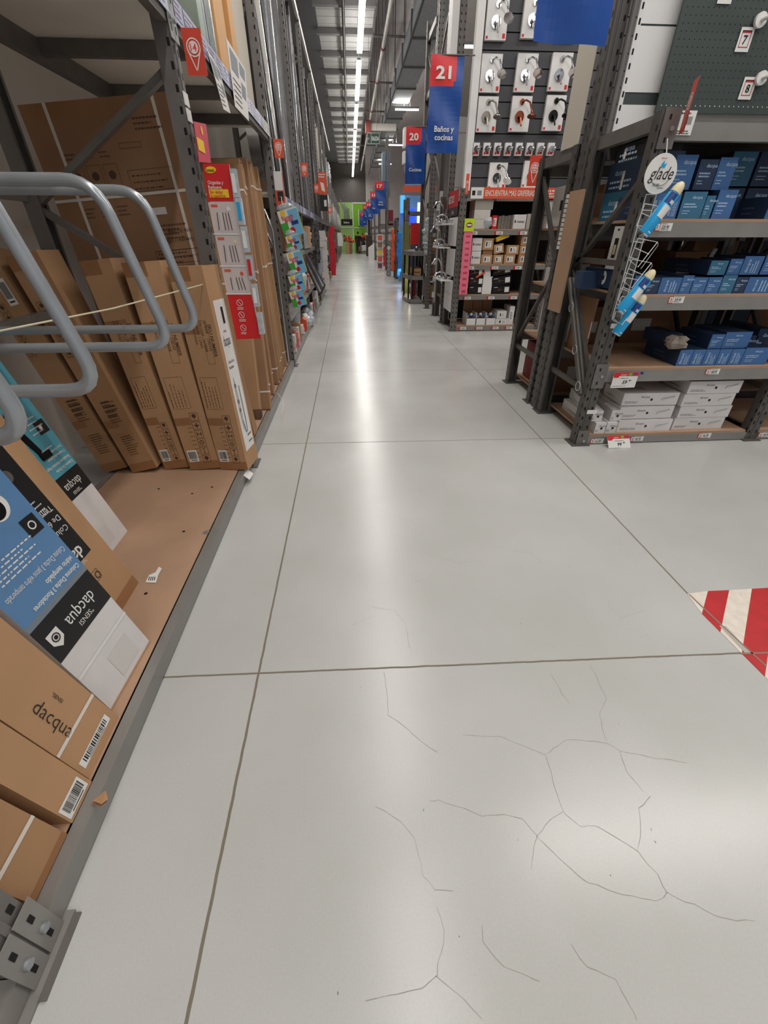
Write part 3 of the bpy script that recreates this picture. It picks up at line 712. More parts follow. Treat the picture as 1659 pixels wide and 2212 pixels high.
def brown_a(b, w, th, L):
    b.text('dacqua', (-w*.22, 0, .285), -Z_, X_, .056, INK, -.01, off=.002, width=.15); b.text('"SENSI', (w*.1, 0, .26), -Z_, X_, .016, INK, .0, off=.002)
    b.quad((-w/2, 0, .13), X_*w, Z_*.012, STRAP, .002); b.barcode((-w*.42, 0, .03), X_, Z_, w*.8, .03)
leaner('strapped_carton', 'brown carton with dacqua lettering, white strap and barcode near its foot', .67, .865, -.842, .10, 1.0, .285, KRAFT2, brown_a)
def brown_b(b, w, th, L):
    b.barcode((-w*.45, 0, .01), X_, Z_, w*.85, .05); b.quad((-w/2, th*.5, 0), X_*w, Z_*.01, STRAP, 0)
leaner('strapped_carton', 'plain brown carton with a large barcode on its foot beside torn tape', .555, .662, -.83, .09, .95, .30, KRAFT2, brown_b)
def brown_c(b, w, th, L):
    b.quad((-w/2, 0, .12), X_*w, Z_*.012, STRAP, .002); b.quad((-w/2, 0, 0), X_*w, Z_*.02, TAPE, .001)
leaner('strapped_carton', 'plain brown carton with one white strap nearest the camera', .385, .53, -.83, .12, .9, .30, KRAFT, brown_c)
b = MB(); P = [Vector((-.80, .60, .092)), Vector((-.765, .585, .10)), Vector((-.755, .60, .095)), Vector((-.775, .625, .092))]
b.poly(P, KRAFTD); b.poly([p+Vector((.004, .004, .006)) for p in reversed(P)], KRAFT); tag(b.build('torn_tape'), 'scrap of torn brown tape on the beam beside the barcode carton', 'scrap')

# ---- tube dividers
def divider(y, x0, xe, label, zb=1.125, zt=1.585, lean=.10, r=.0165):
    R = .085; pts = [Vector((x0, y, zt)), Vector((xe-lean-R, y, zt))]
    dn = Vector((lean, 0, -(zt-zb))).normalized()
    c1 = Vector((xe-lean, y, zt)); c2 = Vector((xe, y, zb))
    def arc(c, a, b2):
        s = c+a*R; e = c+b2*R
        return [s*(1-t)**2+c*2*t*(1-t)+e*t*t for t in [k/6 for k in range(7)]]
    pts = [Vector((x0, y, zt))]+arc(c1, Vector((-1, 0, 0)), dn)+arc(c2, -dn, Vector((-1, 0, 0)))+[Vector((x0, y, zb))]
    t = thing('tube_divider', label, 'divider', (x0, y, zb))
    MB().tube(pts, r, TUBE, 12).build('tube_loop', t)
    MB().box((x0-.03, y-.03, zb-.06), (x0, y+.03, zt+.06), STEEL).cyl((x0, y, zb), (x0+.06, y, zb), .02, GALV).build('bracket', t)
divider(1.10, XR+.03, -.635, 'grey bent tube divider above the blue box, second from the camera')
divider(1.60, XR+.03, -.635, 'grey bent tube divider, third from the camera, above the deck gap')
divider(1.94, XR+.03, -.640, 'grey bent tube divider farthest from the camera, before the tall cartons')
divider(.80, XR+.03, -.62, 'grey bent tube divider nearest the camera, cut by the left picture edge')
b = MB(); b.box((XR-.0, .3, 1.05), (XR+.035, 2.9, 1.1), STEEL).box((XR-.0, .3, 1.6), (XR+.035, 2.9, 1.65), STEEL).build('divider_rail', r1)
b = MB(); b.tube([XP(470, 606, -.79)-Y_*.02, Vector((-.92, 1.85, 1.215)), YP(0, 735, 1.2)-X_*.12, YP(0, 735, 1.2)-X_*.6], .003, CORD, 5); tag(b.build('cord'), 'cream cord stretched across the tall cartons and tube dividers', 'cord')
# holes, labels and scraps on the deck board
b = MB()
for p in ((343, 1056), (458, 1052), (397, 1148), (315, 1282), (415, 1066)): 
    c = ZP(*p, .0868); b.disc(c, X_, Y_, .008, SLOT, .0004, 12)
c = ZP(445, 1150, .0868); b.poly([c+Vector((.02*math.cos(a), .02*math.sin(a), .0004)) for a in [2*PI*k/6 for k in range(6)]], BEAM)
b.build('screw_holes', r1)
b = MB(); z = .0895
b.poly([ZP(*p, z) for p in ((314, 1258), (337, 1259), (342, 1242), (350, 1228), (343, 1224), (336, 1236), (322, 1242))][::-1], WHITE)
for k in range(4): b.quad(ZP(320+k*4, 1254, z), ZP(322+k*4, 1246, z)-ZP(320+k*4, 1254, z), Vector((.004, 0, 0)), INK, -.0006)
tag(b.build('torn_label'), 'torn white barcode label lying on the brown deck board', 'label')
b = MB(); o = Vector((XF+.002, 2.60, .075)); b.quad(o, Vector((.01, .09, 0)), Vector((.035, 0, -.035)), WHITE, 0); b.quad(o+Vector((.01, .09, .001)), Vector((-.01, -.09, 0)), Vector((.035, 0, -.035)), WHITE, 0)
b.lines(o+Vector((.012, .01, .0-.009)), Y_, Vector((1, 0, -1)), 4, -.009, .07, .004, INK, .002)
tag(b.build('price_tag'), 'small white price tag sticking out of the base beam by the labelled carton', 'label')
b = MB(); p = [ZP(585, 848, .1), ZP(600, 850, .12), ZP(610, 865, .13), ZP(612, 880, .12), ZP(607, 893, .08)]
b.tube(p, .003, STRAP, 5); tag(b.build('loose_strap'), 'loose end of white strap curling over the base beam', 'strap')

# ---- hanging hook display (command strips) on the first tall post
t = thing('hook_display', 'tall red and photo printed card of Command hooks hanging on the first post', 'display', (-.68, 2.83, .9))
y = 2.825
def cp(px, py): return YP(px, py, y)
C = [(440, 355), (490, 355), (504, 435), (449, 435)]
def strip_q(b, pts, m, off=0):
    b.poly([cp(*p)-Y_*off for p in (pts[3], pts[2], pts[1], pts[0])], m)
b = MB(); strip_q(b, [(438, 354), (495, 354), (564, 731), (511, 733)], WHITE_P, 0); strip_q(b, [(438, 354), (495, 354), (564, 731), (511, 733)][::-1], WHITE_P, -.004)
b.build('backing_card', t)
b = MB(); strip_q(b, [(438, 354), (495, 354), (505, 435), (449, 435)], RED, .002)
e = [cp(455+12*math.cos(a), 367+7.5*math.sin(a))-Y_*.004 for a in [2*PI*k/20 for k in range(20)]]; b.poly(e[::-1], YELLOW)
b.text('Command', cp(445, 371), X_, Z_, .018, INK, .02, off=.006, width=.043)
b.text('Organiza y', cp(450, 398), X_, Z_, .022, WHITE, .01, off=.004, width=.078); b.text('Remueve.', cp(451, 408), X_, Z_, .022, WHITE, .01, off=.004, width=.07)
strip_q(b, [(451, 409), (493, 409), (496, 427), (454, 427)], YELLOW, .004)
b.text('Sin dañar', cp(455, 418), X_, Z_, .018, RED, .01, off=.006, width=.066); b.text('la superficie.', cp(456, 426), X_, Z_, .018, RED, .01, off=.006, width=.08)
b.build('header', t)
LILAC = mat('photo_wood_white', (206, 192, 190), .5, 0, .06, 14, stretch=(20, 1, 1))
for k, (ya, yb) in enumerate(((437, 505), (508, 574), (577, 634))):
    xa = 449+(ya-435)*(62/298.); xb = 449+(yb-435)*(62/298.); b = MB()
    strip_q(b, [(xa, ya), (xa+55, ya), (xb+54, yb), (xb, yb)], LILAC, .002)
    strip_q(b, [(xa+6, ya+5), (xa+20, ya+5), (xa+21, ya+10), (xa+7, ya+10)], ORANGE, .004)
    for q in range(5):
        xq = xa+12+q*6+8; b.bar(cp(xq, ya+22)-Y_*.006, cp(xq+5+q, yb-8)-Y_*.006, .003, .002, (INK, WHITE_P, INK, INKB, INK)[q])
    b.disc(cp(xa+44, ya+14), X_, Z_, .01, (WHITE, CREAM, ORANGE)[k], .004); strip_q(b, [(xb-2, yb-1), (xb+54, yb-1), (xb+54, yb+2), (xb-2, yb+2)], WHITE, .006)
    b.build('photo_panel', t)
b = MB(); strip_q(b, [(491, 636), (543, 636), (564, 731), (511, 733)], RED, .002)
for k, yy in enumerate((654, 680, 708)):
    c = cp(518+k*4, yy); b.disc(c, X_, Z_, .018, WHITE, .004, 20, .0155); b.tube([c+Vector((-.008, -.005, .01)), c+Vector((.0, -.005, 0)), c+Vector((.008, -.005, -.01))], .0016, WHITE, 4)
    b.lines(c+Vector((-.018, -.002, -.028)), X_, Z_, 2, .008, .04, .004, WHITE, .003)
b.build('footer', t)
for k in range(6):
    px = 497+k*11.5; py = 365+k*62; b = MB(); p = YP(px, py, y-.0); b.box(p+Vector((.0, -.02, -.12)), p+Vector((.03, .02, .0)), CLEAR); b.box(p+Vector((.004, -.022, -.1)), p+Vector((.022, -.0201, -.02)), (WHITE, CYAN, WHITE, RED, WHITE, CLEAR)[k])
    b.build('blister_pack', t)
b = MB(); p = [XP(418, 262, -.735), XP(445, 268, -.735), XP(456, 352, -.735), XP(430, 350, -.735)]
PK = mat('rose_card', (206, 70, 88), .5); b.poly(p[::-1], PK); b.poly([v-X_*.003 for v in p], PK); b.disc((p[0]+p[1])/2-Z_*.03, Y_, Z_, .018, YELLOW, .002); b.quad(p[3]+Vector((0, .03, .05)), Y_*.12, Z_*.05, YELLOW, .002)
tag(b.build('side_card'), 'faded pink promotional card fixed on the first post above the hook display', 'sign')
b = MB()
for z in (1.99, 1.93): b.box((-.788, 2.9, z), (-.783, 2.97, z+.05), WHITE)
tag(b.build('post_sticker'), 'white location sticker on the first tall post', 'label')
# ============================================================ LEFT RACK, FARTHER GOODS
SPG, SPY, SPB = mat('sponge_green', (60, 168, 60), .6), mat('sponge_yellow', (226, 160, 40), .7), mat('sponge_blue', (120, 186, 226), .4)
def sponge(px, py, w, h, label, tilt=.5):
    w *= 1.15; h *= 1.15
    o = YP(px, py, 5.70)
    up = Vector((-tilt*.5, -.08, 1)).normalized(); u = Vector((1, -.05, -tilt*.1)).normalized(); u = (u-up*u.dot(up)).normalized(); n = u.cross(up)
    M = axes(o, u, -n, up); t = thing('sponge_pack', label, 'sponge pack', M=M, group='sponge packs hanging on the second post')
    b = MB(); b.box((0, .0, -h), (w, .03, 0), SPG); b.box((-.012, .03, -h), (w-.0, .05, 0), SPY); b.build('sponge', t, world=False)
    b = MB(); b.quad((0, 0, -h), X_*w, Z_*h, WHITE, .001); b.quad((w*.5, 0, -h*.95), X_*w*.5, Z_*h*.9, SPB, .002); b.quad((0, 0, -h), X_*w*.35, Z_*h*.55, SPG, .002)
    b.quad((w*.3, 0, -h), X_*w*.7, Z_*h*.12, SPB, .0025); b.disc((w*.25, 0, -h*.12), X_, Z_, w*.13, YELLOW, .003)
    b.text('Scotch', (w*.12, 0, -h*.34), X_, Z_, w*.22, RED, .02, off=.004, width=w*.6); b.text('Brite', (w*.25, 0, -h*.46), X_, Z_, w*.22, RED, .02, off=.004, width=w*.42)
    b.disc((w*.5, 0, -h*.78), X_, Z_, w*.14, RED, .003); b.quad((w*.55, 0, -h*.6), X_*w*.35, Z_*h*.14, mat('deep_blue', (24, 60, 130), .4), .003)
    b.build('wrapper', t, world=False)
    b = MB(); b.ball((w*.4, .02, .02), w*.4, .02, .035, CLEAR, 8, .2); b.build('bag_top', t, world=False)
for i, (px, py, w, h) in enumerate(((598, 458, .19, .22), (616, 512, .13, .13), (617, 548, .15, .2), (622, 598, .14, .15), (624, 632, .14, .15))):
    sponge(px, py, w, h, '%s sponge pack from the top on the second post, green yellow and blue wrapper' % NTH[i])
b = MB(); b.tube([(-.78, 5.77, 1.80), (-.72, 5.72, 1.8), (-.68, 5.72, .7)], .004, WIRE, 5); tag(b.build('display_wire'), 'white wire strip that carries the sponge packs', 'wire')
b = MB(); o = YP(590, 370, 5.74); b.box(o, o+Vector((.09, .02, -.42)), ORANGE); b.box(o+Vector((0, -.003, 0)), o+Vector((.085, 0, -.16)), WHITE_P); b.box(o+Vector((.02, -.005, -.17)), o+Vector((.08, -.003, -.25)), DPROF)
tag(b.build('hanging_pack'), 'grey and orange hanging product pack above the sponge packs on the second post', 'pack')

# upright metal profiles, bay by bay
def profiles(y0, y1, n, z0, z1, where):
    random.seed(int(y0*10))
    for i in range(n):
        y = y0+(y1-y0)*(i+.5)/n; k = random.choice((0, 0, 1, 2, 2, 3)); m = (ALU, WPROF, DPROF, ALU)[k]
        nm = ('silver', 'white', 'dark', 'silver')[k]; w = random.uniform(.4, .72)*(y1-y0)/n; d = random.uniform(.05, .16)
        x = XF-.05-random.uniform(0, .12); dx = random.uniform(-.2, .02); h = random.uniform(.86, 1)*(z1-z0)
        b = MB()
        p = [(x-d, y, z0), (x, y, z0), (x, y+w, z0), (x-d, y+w, z0)]
        dy = .05+random.uniform(0, .01)
        b.hexa(p+[(a+dx, c+dy, e+h) for a, c, e in p], m)
        if k == 1: b.box((x, y+w*.3, z0), (x+.004, y+w*.6, z0+h*.02), DPROF)
        tag(b.build('metal_profile'), '%s metal profile standing upright in the left rack %s' % (nm, where), 'profile', '%s profiles %s' % (nm, where))
profiles(5.95, 8.6, 40, 1.87, 4.8, 'above the sponge packs')
profiles(8.85, 11.5, 36, 1.87, 4.8, 'beside the orange flyer')
profiles(11.75, 14.4, 30, 1.87, 4.7, 'past the orange flyer')
profiles(14.7, 20.2, 40, 1.87, 4.6, 'above the red bags')
profiles(20.5, 30, 30, 1.87, 4.5, 'far toward the green wall')
# lower goods of the bay past the second post
def low_shelf(y0, y1, z):
    t = thing('wire_shelf', '%s wire mesh shelf in the %s bay past the second post' % ('waist high' if z > .9 else 'knee high', {5.9: 'first', 8.8: 'second', 11.7: 'third'}[y0]), 'shelf', (-1.1, y0, z))
    b = MB(); b.box((-.80, y0, z-.07), (-.785, y1, z-.02), BEAM); b.build('front_rail', t)
    b = MB()
    for k in range(12): b.box((-1.6, y0+(y1-y0)*k/11, z-.03), (-.8, y0+(y1-y0)*k/11+.01, z-.02), WIRE)
    b.box((-1.6, y0, z-.02), (-.8, y1, z-.014), BEAM); b.build('deck', t)
for a in (5.9, 8.8, 11.7): low_shelf(a, a+2.75, 1.25); low_shelf(a, a+2.75, .60)
random.seed(3)
for i in range(7):
    y = 7.15+i*.2; b = MB(); b.box((-1.0, y, 1.26), (-.81, y+.15, 1.26+random.uniform(.3, .42)), random.choice((WOOD, WOOD, KRAFTD)))
    tag(b.build('wood_moulding'), 'short orange wood moulding, %s in the row on the waist high shelf' % NTH[i], 'moulding', 'wood mouldings on the waist high shelf')
for i in range(14):
    y = 8.95+random.uniform(0, 1.5); z = 1.26+.06*(i//4); b = MB(); b.cyl((-1.0, y, z+.03), (-.78, y+random.uniform(-.05, .05), z+.035), .026, mat('pale_dowel', (226, 200, 160), .6), 8)
    tag(b.build('dowel'), 'pale turned wooden leg in the pile on the waist high shelf', 'wood leg', 'pale wooden legs piled on the waist high shelf')
for i in range(6):
    y = 8.0+i*.35; b = MB(); b.bar((-.80, y, 1.2-.02*i), (-.62, y+1.2, .5), .035, .02, (DPROF, ALU, DPROF, STEEL, ALU, DPROF)[i]); b.ball((-.62, y+1.2, .5), .03, .03, .04, DPROF, 8)
    tag(b.build('hand_tool'), 'dark handled tool hanging aslant past the sponge packs, %s of six' % NTH[i], 'tool')
for i, (y, z, r, m, lab) in enumerate(((7.6, .86, .19, CLEAR, 'round bundle in clear plastic wrap beside the lowest sponge packs'), (6.35, .14, .0, 0, ''), (8.1, .2, .12, WHITE_P, 'crumpled white bag on the base shelf past the second post'), (8.5, .22, .14, CLEAR, 'crumpled clear bag on the base shelf beside the white bag'))):
    if r:
        b = MB()
        for q in range(7): b.ball((-.82+random.uniform(-.05, .05), y+random.uniform(-.5, .5)*r, z+random.uniform(-.5, .5)*r), r*.5, r*.6, r*.55, (m, CLEAR, GALV)[q % 3], 10, .22)
        
        tag(b.build('plastic_bundle'), lab, 'bundle')
t = thing('bucket', 'grey metal bucket on the base level just past the second post', 'bucket', (-.90, 7.05, .088))
b = MB(); b.tube([(-.94, 7.2, .30), (-.94, 7.2, .56)], [.12, .15], GALV, 20); b.build('bucket_body', t); b = MB(); b.tube([(-.94, 7.2+.152*math.cos(a), .55+.04*math.sin(a)*.9) for a in [PI*k/10 for k in range(11)]], .004, ALU, 6); b.build('handle', t)
for i in range(6):
    y = 5.98+i*.19; b = MB(); b.box((-1.2, y, .088), (-.81+.01*(i % 2), y+.12, .28+.03*(i % 3)), (KRAFT2, WCARD, KRAFT, PINK, WCARD, KRAFT2)[i]); b.quad((-.805, y+.02, .14), Y_*.06, Z_*.05, RED, .008)
    tag(b.build('small_carton'), 'small %s carton at floor level, %s past the second post' % (('brown', 'white', 'brown', 'pink', 'white', 'brown')[i], NTH[i]), 'box')
def soft_strip(name, label, x, y, z0, z1, w, m, cat, n=9, wob=.3):
    t = thing(name, label, cat, (x, y, z0)); b = MB(); b.tube([(x-.03, y+.02, z1+.05), (x-.03, y+.02, z0)], .004, WIRE, 5); b.build('hanging_wire', t)
    for k in range(n):
        z = z0+(z1-z0)*(k+.5)/n; b = MB(); hh = (z1-z0)/n*.72
        for q in range(2):
            r = lambda a: random.uniform(-a, a)*wob*2
            cx = x+random.uniform(-.02, .02); ww = w*random.uniform(.55, .85)
            b.hexa([Vector((cx+sx*ww+r(w*.5), y+sy*.03+.03*q+r(.02), z+sz*hh+r(hh*.4))) for sz in (-1, 1) for sx, sy in ((-1, -1), (1, -1), (1, 1), (-1, 1))], m)
        b.build('pouch', t)
soft_strip('glove_strip', 'hanging strip of white work gloves on the left rack past the tools', -.68, 13.0, .25, 1.5, .10, mat('white_cloth', (212, 206, 200), .8, 0, .1, 30), 'gloves', 9)
soft_strip('red_bag_strip', 'long hanging strip of bright red bags on the left rack', -.64, 18.0, .25, 1.68, .10, mat('red_cloth', (196, 30, 44), .6, 0, .1, 30), 'bags', 10)
soft_strip('chain_strip', 'hanging strip of dark twisted chains past the wood legs on the left rack', -.72, 11.05, .95, 1.7, .05, mat('chain_grey', (96, 96, 98), .3, .7, .2, 60), 'chains', 10)
soft_strip('pack_strip', 'hanging strip of small grey round-window packs beside the white gloves', -.70, 11.4, .75, 1.15, .07, mat('pack_grey', (168, 168, 180), .4, 0, .1, 20), 'packs', 4, .05)
soft_strip('white_pack_strip', 'stack of white packs hanging on the far left rack beyond the red bags', -.58, 30.0, .95, 1.55, .2, WHITE_P, 'packs', 4, .05)
soft_strip('silver_pack_strip', 'low hanging strip of silver sachets over the base beam at left', -.72, 13.6, .15, .5, .09, mat('sachet_silver', (190, 188, 190), .3, .3, .2, 40), 'sachets', 5)
random.seed(5)
for i in range(44):
    y = 8.82+2.9*(i//4)+.66*(i % 4); z = random.choice((.09, .605, 1.255)); h = random.uniform(.2, .42); b = MB(); m = random.choice((KRAFT2, WCARD, DPROF, KRAFTD, GALV, CLEAR, NAVY, ORANGE))
    b.box((-1.25, y, z), (-.80+random.uniform(-.06, .05), y+random.uniform(.35, .58), z+h), m)
    tag(b.build('boxed_goods'), 'boxed goods on the lower levels of the left rack in the distance', 'box', 'boxed goods low in the distant left rack')
for i in range(10):
    y = 21.77+2.9*(i % 9)+(.5 if i > 8 else 0); b = MB(); b.ball((-.86, y, 2.4), .10, .35, .5, random.choice((WHITE_P, CLEAR, WPROF)), 10, .15)
    tag(b.build('wrapped_bundle'), 'pale wrapped bundle high in the far left rack', 'bundle', 'pale wrapped bundles high in the far left rack')

# ============================================================ RIGHT RACKS
def side_frame(t, x, y0, y1, z1, zs, near=True, m=STEELD, horiz=(.42, 1.29), flip=False):
    """end frame in the plane of x, from y0 (front) to y1"""
    a = MB(); upright(a, x+.055, y0, 0, z1, -Y_, .1, .075, m, near); a.build('upright', t)
    a = MB(); upright(a, x+.055, y1, 0, z1, Y_, .1, .075, m, near); a.build('upright', t)
    p_, q_ = (x+.05, y0+.05), (x+.05, y1-.05); a = MB(); braces(a, q_ if flip else p_, p_ if flip else q_, zs, m, .032); a.build('brace', t)
    for z in horiz: MB().bar((x+.05, y0+.05, z), (x+.05, y1-.05, z), .032, .035, m).build('cross_bar', t)
def bay(t, x0, x1, y0, y1, levels, frontsign=-1, m=BEAM, board=MDF, hs=None):
    for i, z in enumerate(levels):
        h = (.068 if i == 0 else .09) if hs is None else hs
        yf = y0 if frontsign < 0 else y1; yb = y1 if frontsign < 0 else y0
        b = MB(); b.box((x0, yf, z-h), (x1, yf-frontsign*.045, z-.008), m); b.box((x0, yf+frontsign*.004, z-h), (x1, yf, z-h*.15), m); b.build('beam', t)
        MB().box((x0, yb, z-h), (x1, yb+frontsign*.045, z-.008), STEELD).build('beam', t)
        lip = .0 if i in (0, 1) else .0
        MB().box((x0+.002, min(yf, yb)+.012, z-.008), (x1-.002, max(yf, yb)-.012, z+.008), STEEL if z > 1.9 else board).build('shelf_board', t)
LV = (.075, .605, 1.10, 1.53, 2.0)
rr = thing('shelf_rack', 'low dark steel rack nearest on the right, filled with blue and white boxes', 'rack', (1.83, 3.1, 0))
side_frame(rr, 1.78, 3.10, 3.93, 2.04, (.46, 1.22, 1.78), True)
side_frame(rr, 3.27, 3.10, 3.93, 2.04, (.46, 1.22, 1.78), True)
bay(rr, 1.89, 3.27, 3.10, 3.90, LV)
bay(rr, 3.38, 4.9, 3.10, 3.90, LV)
side_frame(rr, 4.9, 3.10, 3.93, 2.04, (.46, 1.22, 1.78), False)
for z in (.56, 1.06, 1.5, .035, 1.96):    # end connectors
    b = MB(); b.box((1.835-.035, 3.088, z-.09), (1.895, 3.094, z+.09), STEEL); b.cyl((1.86, 3.088, z), (1.86, 3.08, z), .012, GALV, 6)
    for q in (-.05, .05): b.quad((1.83, 3.088, z+q-.012), X_*.012, Z_*.024, SLOT, .001)
    b.build('beam_connector', rr)
MB().bar((1.83, 3.11, 2.0), (1.83, 3.93, 2.0), .05, .075, STEEL, ).build('top_rail', rr)
b = MB()
for z in (.27, .9): b.box((1.82, 3.02+.06, z), (1.9, 3.088, z+.03), WHITE)
b.build('sticker', rr)
r4 = thing('shelf_rack', 'low dark steel rack standing back to back behind the nearest right rack', 'rack', (1.83, 4.15, 0))
side_frame(r4, 1.78, 4.15, 4.93, 2.04, (.48, 1.20, 1.90), True, flip=True, horiz=(.42,))
side_frame(r4, 3.27, 4.15, 4.93, 2.04, (.42, 1.20, 1.90), False)
bay(r4, 1.89, 3.27, 4.13, 4.95, (.085, .56, 1.04, 1.5, 2.0), 1)
side_frame(r4, 4.9, 4.15, 4.93, 2.04, (.42, 1.20, 1.90), False)
bay(r4, 3.38, 4.9, 4.13, 4.95, (.085, .56, 1.04, 1.5, 2.0), 1)
rt = thing('post_rack', 'tall dark steel posts rising above the nearest right rack beside the white panels', 'rack', (1.83, 4.04, 0))
for x in (1.835,):
    for y, n in ((3.985, -Y_), (4.085, Y_)):
        a = MB(); upright(a, x, y, 0, 4.9, n, .1, .045, STEELD, x < 2, plate=False); a.build('upright', rt)
a = MB(); a.cyl((1.90, 3.95, 0), (1.90, 3.95, 4.9), .02, STEEL, 10); a.cyl((1.79, 3.965, 0), (1.79, 3.965, 4.9), .016, STEELD, 10); a.build('conduit', rt)
MB().bar((1.83, 4.15, 2.0), (1.83, 4.92, 2.0), .05, .075, STEEL, ).build('top_rail', r4)
# plank tied on, bundled tubes with ties
M = axes(Vector((1.735, 3.875, .905)), Vector((.0, 1, .0)), Vector((-1, 0, 0)), Vector((.0, 0, 1)))
t = thing('plank', 'tan hanging board covered with a column of small white labels, strapped to the posts', 'board', M=M)
MB().box((-.115, -.009, 0), (.115, .009, .83), MDF).build('board_panel', t, world=False)
b = MB()
for k in range(12):
    b.quad((.118, -.008, .45+k*.031), X_*.045, Z_*.024, WHITE, 0); b.quad((.165, -.0085, .45+k*.031), X_*-.045, Z_*.024, WHITE, 0); b.quad((.165, .01, .45+k*.031), -X_*.045, Z_*.024, WHITE, .0); b.text(str(random.randint(1, 9)), (.150, .0102, .453+k*.031), -X_, Z_, .02, INK, .0, off=.001)
b.build('label_column', t, world=False)
for k in range(2):
    b = MB(); dx = .03*k; b.tube([(1.76+dx, 3.75, 1.16), (1.78+dx, 3.17, .40)], .02, STEELD, 10); b.tube([(1.77+dx, 3.77, 1.13), (1.79+dx, 3.2, .38)], .012, STEEL, 8)
    for q in (.25, .62, .93):
        if k == 0:
            c = Vector((1.78, 3.75, 1.16)).lerp(Vector((1.79, 3.17, .40)), q); b.tube([c+Vector((-.03, .035*math.cos(a), .035*math.sin(a))) for a in [2*PI*i/12 for i in range(13)]], .002, WIRE, 4)
    tag(b.build('tube_bundle'), '%s dark tube cable-tied along the diagonal brace of the nearest right rack' % ('outer' if k == 0 else 'inner'), 'tube')

# --- white panels, slotted strip and pegboard above
b = MB()
b.box((1.955, 3.985, 2.03), (1.985, 4.0, 4.4), WHITE_P)
for k in range(34): b.quad((1.966, 3.985, 2.06+k*.07), X_*.012, Z_*.03, SLOT, .001)
tag(b.build('slotted_strip'), 'white slotted wall strip beside the dark posts at upper right', 'strip')
b = MB(); z = 2.03
for z0, z1 in ((2.03, 2.235), (2.30, 2.62), (2.63, 3.1), (3.11, 3.6)):
    b.box((1.99, 4.0, z0), (4.6, 4.02, z1), WHITE_P)
b.box((1.99, 4.004, 2.03), (4.6, 4.022, 3.6), PEG)
tag(b.build('wall_cladding'), 'white back panels with a dark gap behind the pegboard at upper right', 'panel')
t = thing('pegboard', 'dark green perforated board with numbered white tags at upper right', 'board', (2.8, 3.95, 2.14))
x0 = YP(1415, 243, 3.93).x; x1 = x0+1.9; z0 = YP(1415, 243, 3.93).z
b = MB(); b.box((x0, 3.93, z0), (x1, 3.945, z0+1.2), PEG)
for r in range(22):
    for c in range(42): b.quad((x0+.03+c*.036, 3.93, z0+.035+r*.036), X_*.006, Z_*.006, SLOT if r else WHITE_P, .0006)
b.build('board_panel', t)
for num, px, py in (('7', 1586, 112), ('8', 1593, 215), ('6', 1548, 8)):
    o = YP(px, py, 3.925); b = MB(); b.quad(o, X_*.095, Z_*.115, WHITE, .001); b.frame(o+Vector((.014, 0, .02)), X_*.066, Z_*.08, .004, mat('tag_red', (190, 40, 60), .5), .002); b.quad(o+Vector((.014, 0, .088)), X_*.066, Z_*.012, mat('tag_red', (190, 40, 60), .5), .002)
    b.text(num, o+Vector((.047, 0, .036)), X_, Z_, .06, INK, .015, 'c', off=.003); b.build('number_tag', t)
for k, (px, py) in enumerate(((1640, 45), (1642, 170), (1612, -60))):
    c = YP(px, py, 3.92); M = Matrix.Translation(c); t = thing('wall_fixture', ('round white shower fitting on the pegboard, upper one', 'round white shower fitting on the pegboard, lowest one', 'round white shower fitting cut by the top edge of the picture')[k], 'fitting', c)
    MB().cyl(c, c-Y_*.02, .038, WHITE_P, 24).build('flange', t)
    MB().tube([c, c+Vector((.01, -.06, 0)), c+Vector((.05, -.11, .02)), c+Vector((.14, -.13, .05))], .012, WHITE_P, 10).build('arm', t)
o = MB(); o.box((1.795, 4.17, 2.04), (1.80, 4.50, 4.4), OFFW); tag(o.build('partition'), 'tall off-white end panel beside the dark posts below the big blue banner', 'panel')

# --- price labels and promo tags on the beams
def beam_label(px, py, num, price, label, y=3.094, w=.11):
    o = YP(px, py, y); b = MB(); b.quad(o, X_*w, Z_*.042, WHITE, .001); b.quad(o, X_*.032, Z_*.042, RED, .0016); b.quad(o+Vector((.004, 0, .004)), X_*.024, Z_*.034, WHITE, .002)
    b.text(num, o+Vector((.010, 0, .01)), X_, Z_, .03, INK, .01, off=.003); b.text(price, o+Vector((.04, 0, .012)), X_, Z_, .026, INK, .01, shear=.2, off=.0025, width=w*.45)
    b.lines(o+Vector((.04, 0, .005)), X_, Z_, 1, .01, w*.55, .003, INK, .002); b.lines(o+Vector((.04, 0, .036)), X_, Z_, 1, .01, w*.55, .003, INK, .002)
    return tag(b.build('price_label'), label, 'price label')
beam_label(1413, 499, '1', '220.90', 'price label reading 220.90 on the upper beam of the nearest right rack')
beam_label(1442, 655, '3', '209.90', 'price label reading 209.90 on the middle beam of the nearest right rack')
beam_label(1522, 809, '3', '168.90', 'price label on the lower beam under the blue boxes, right of the red promo tag')
for k, (px, py) in enumerate(((1274, 958), (1360, 953), (1506, 946), (1636, 944))): beam_label(px, py, '3', ('62.90', '46.90', '46.90', '46.90')[k], 'small price label on the floor-level beam at right, %s from the corner post' % NTH[k], 3.094)
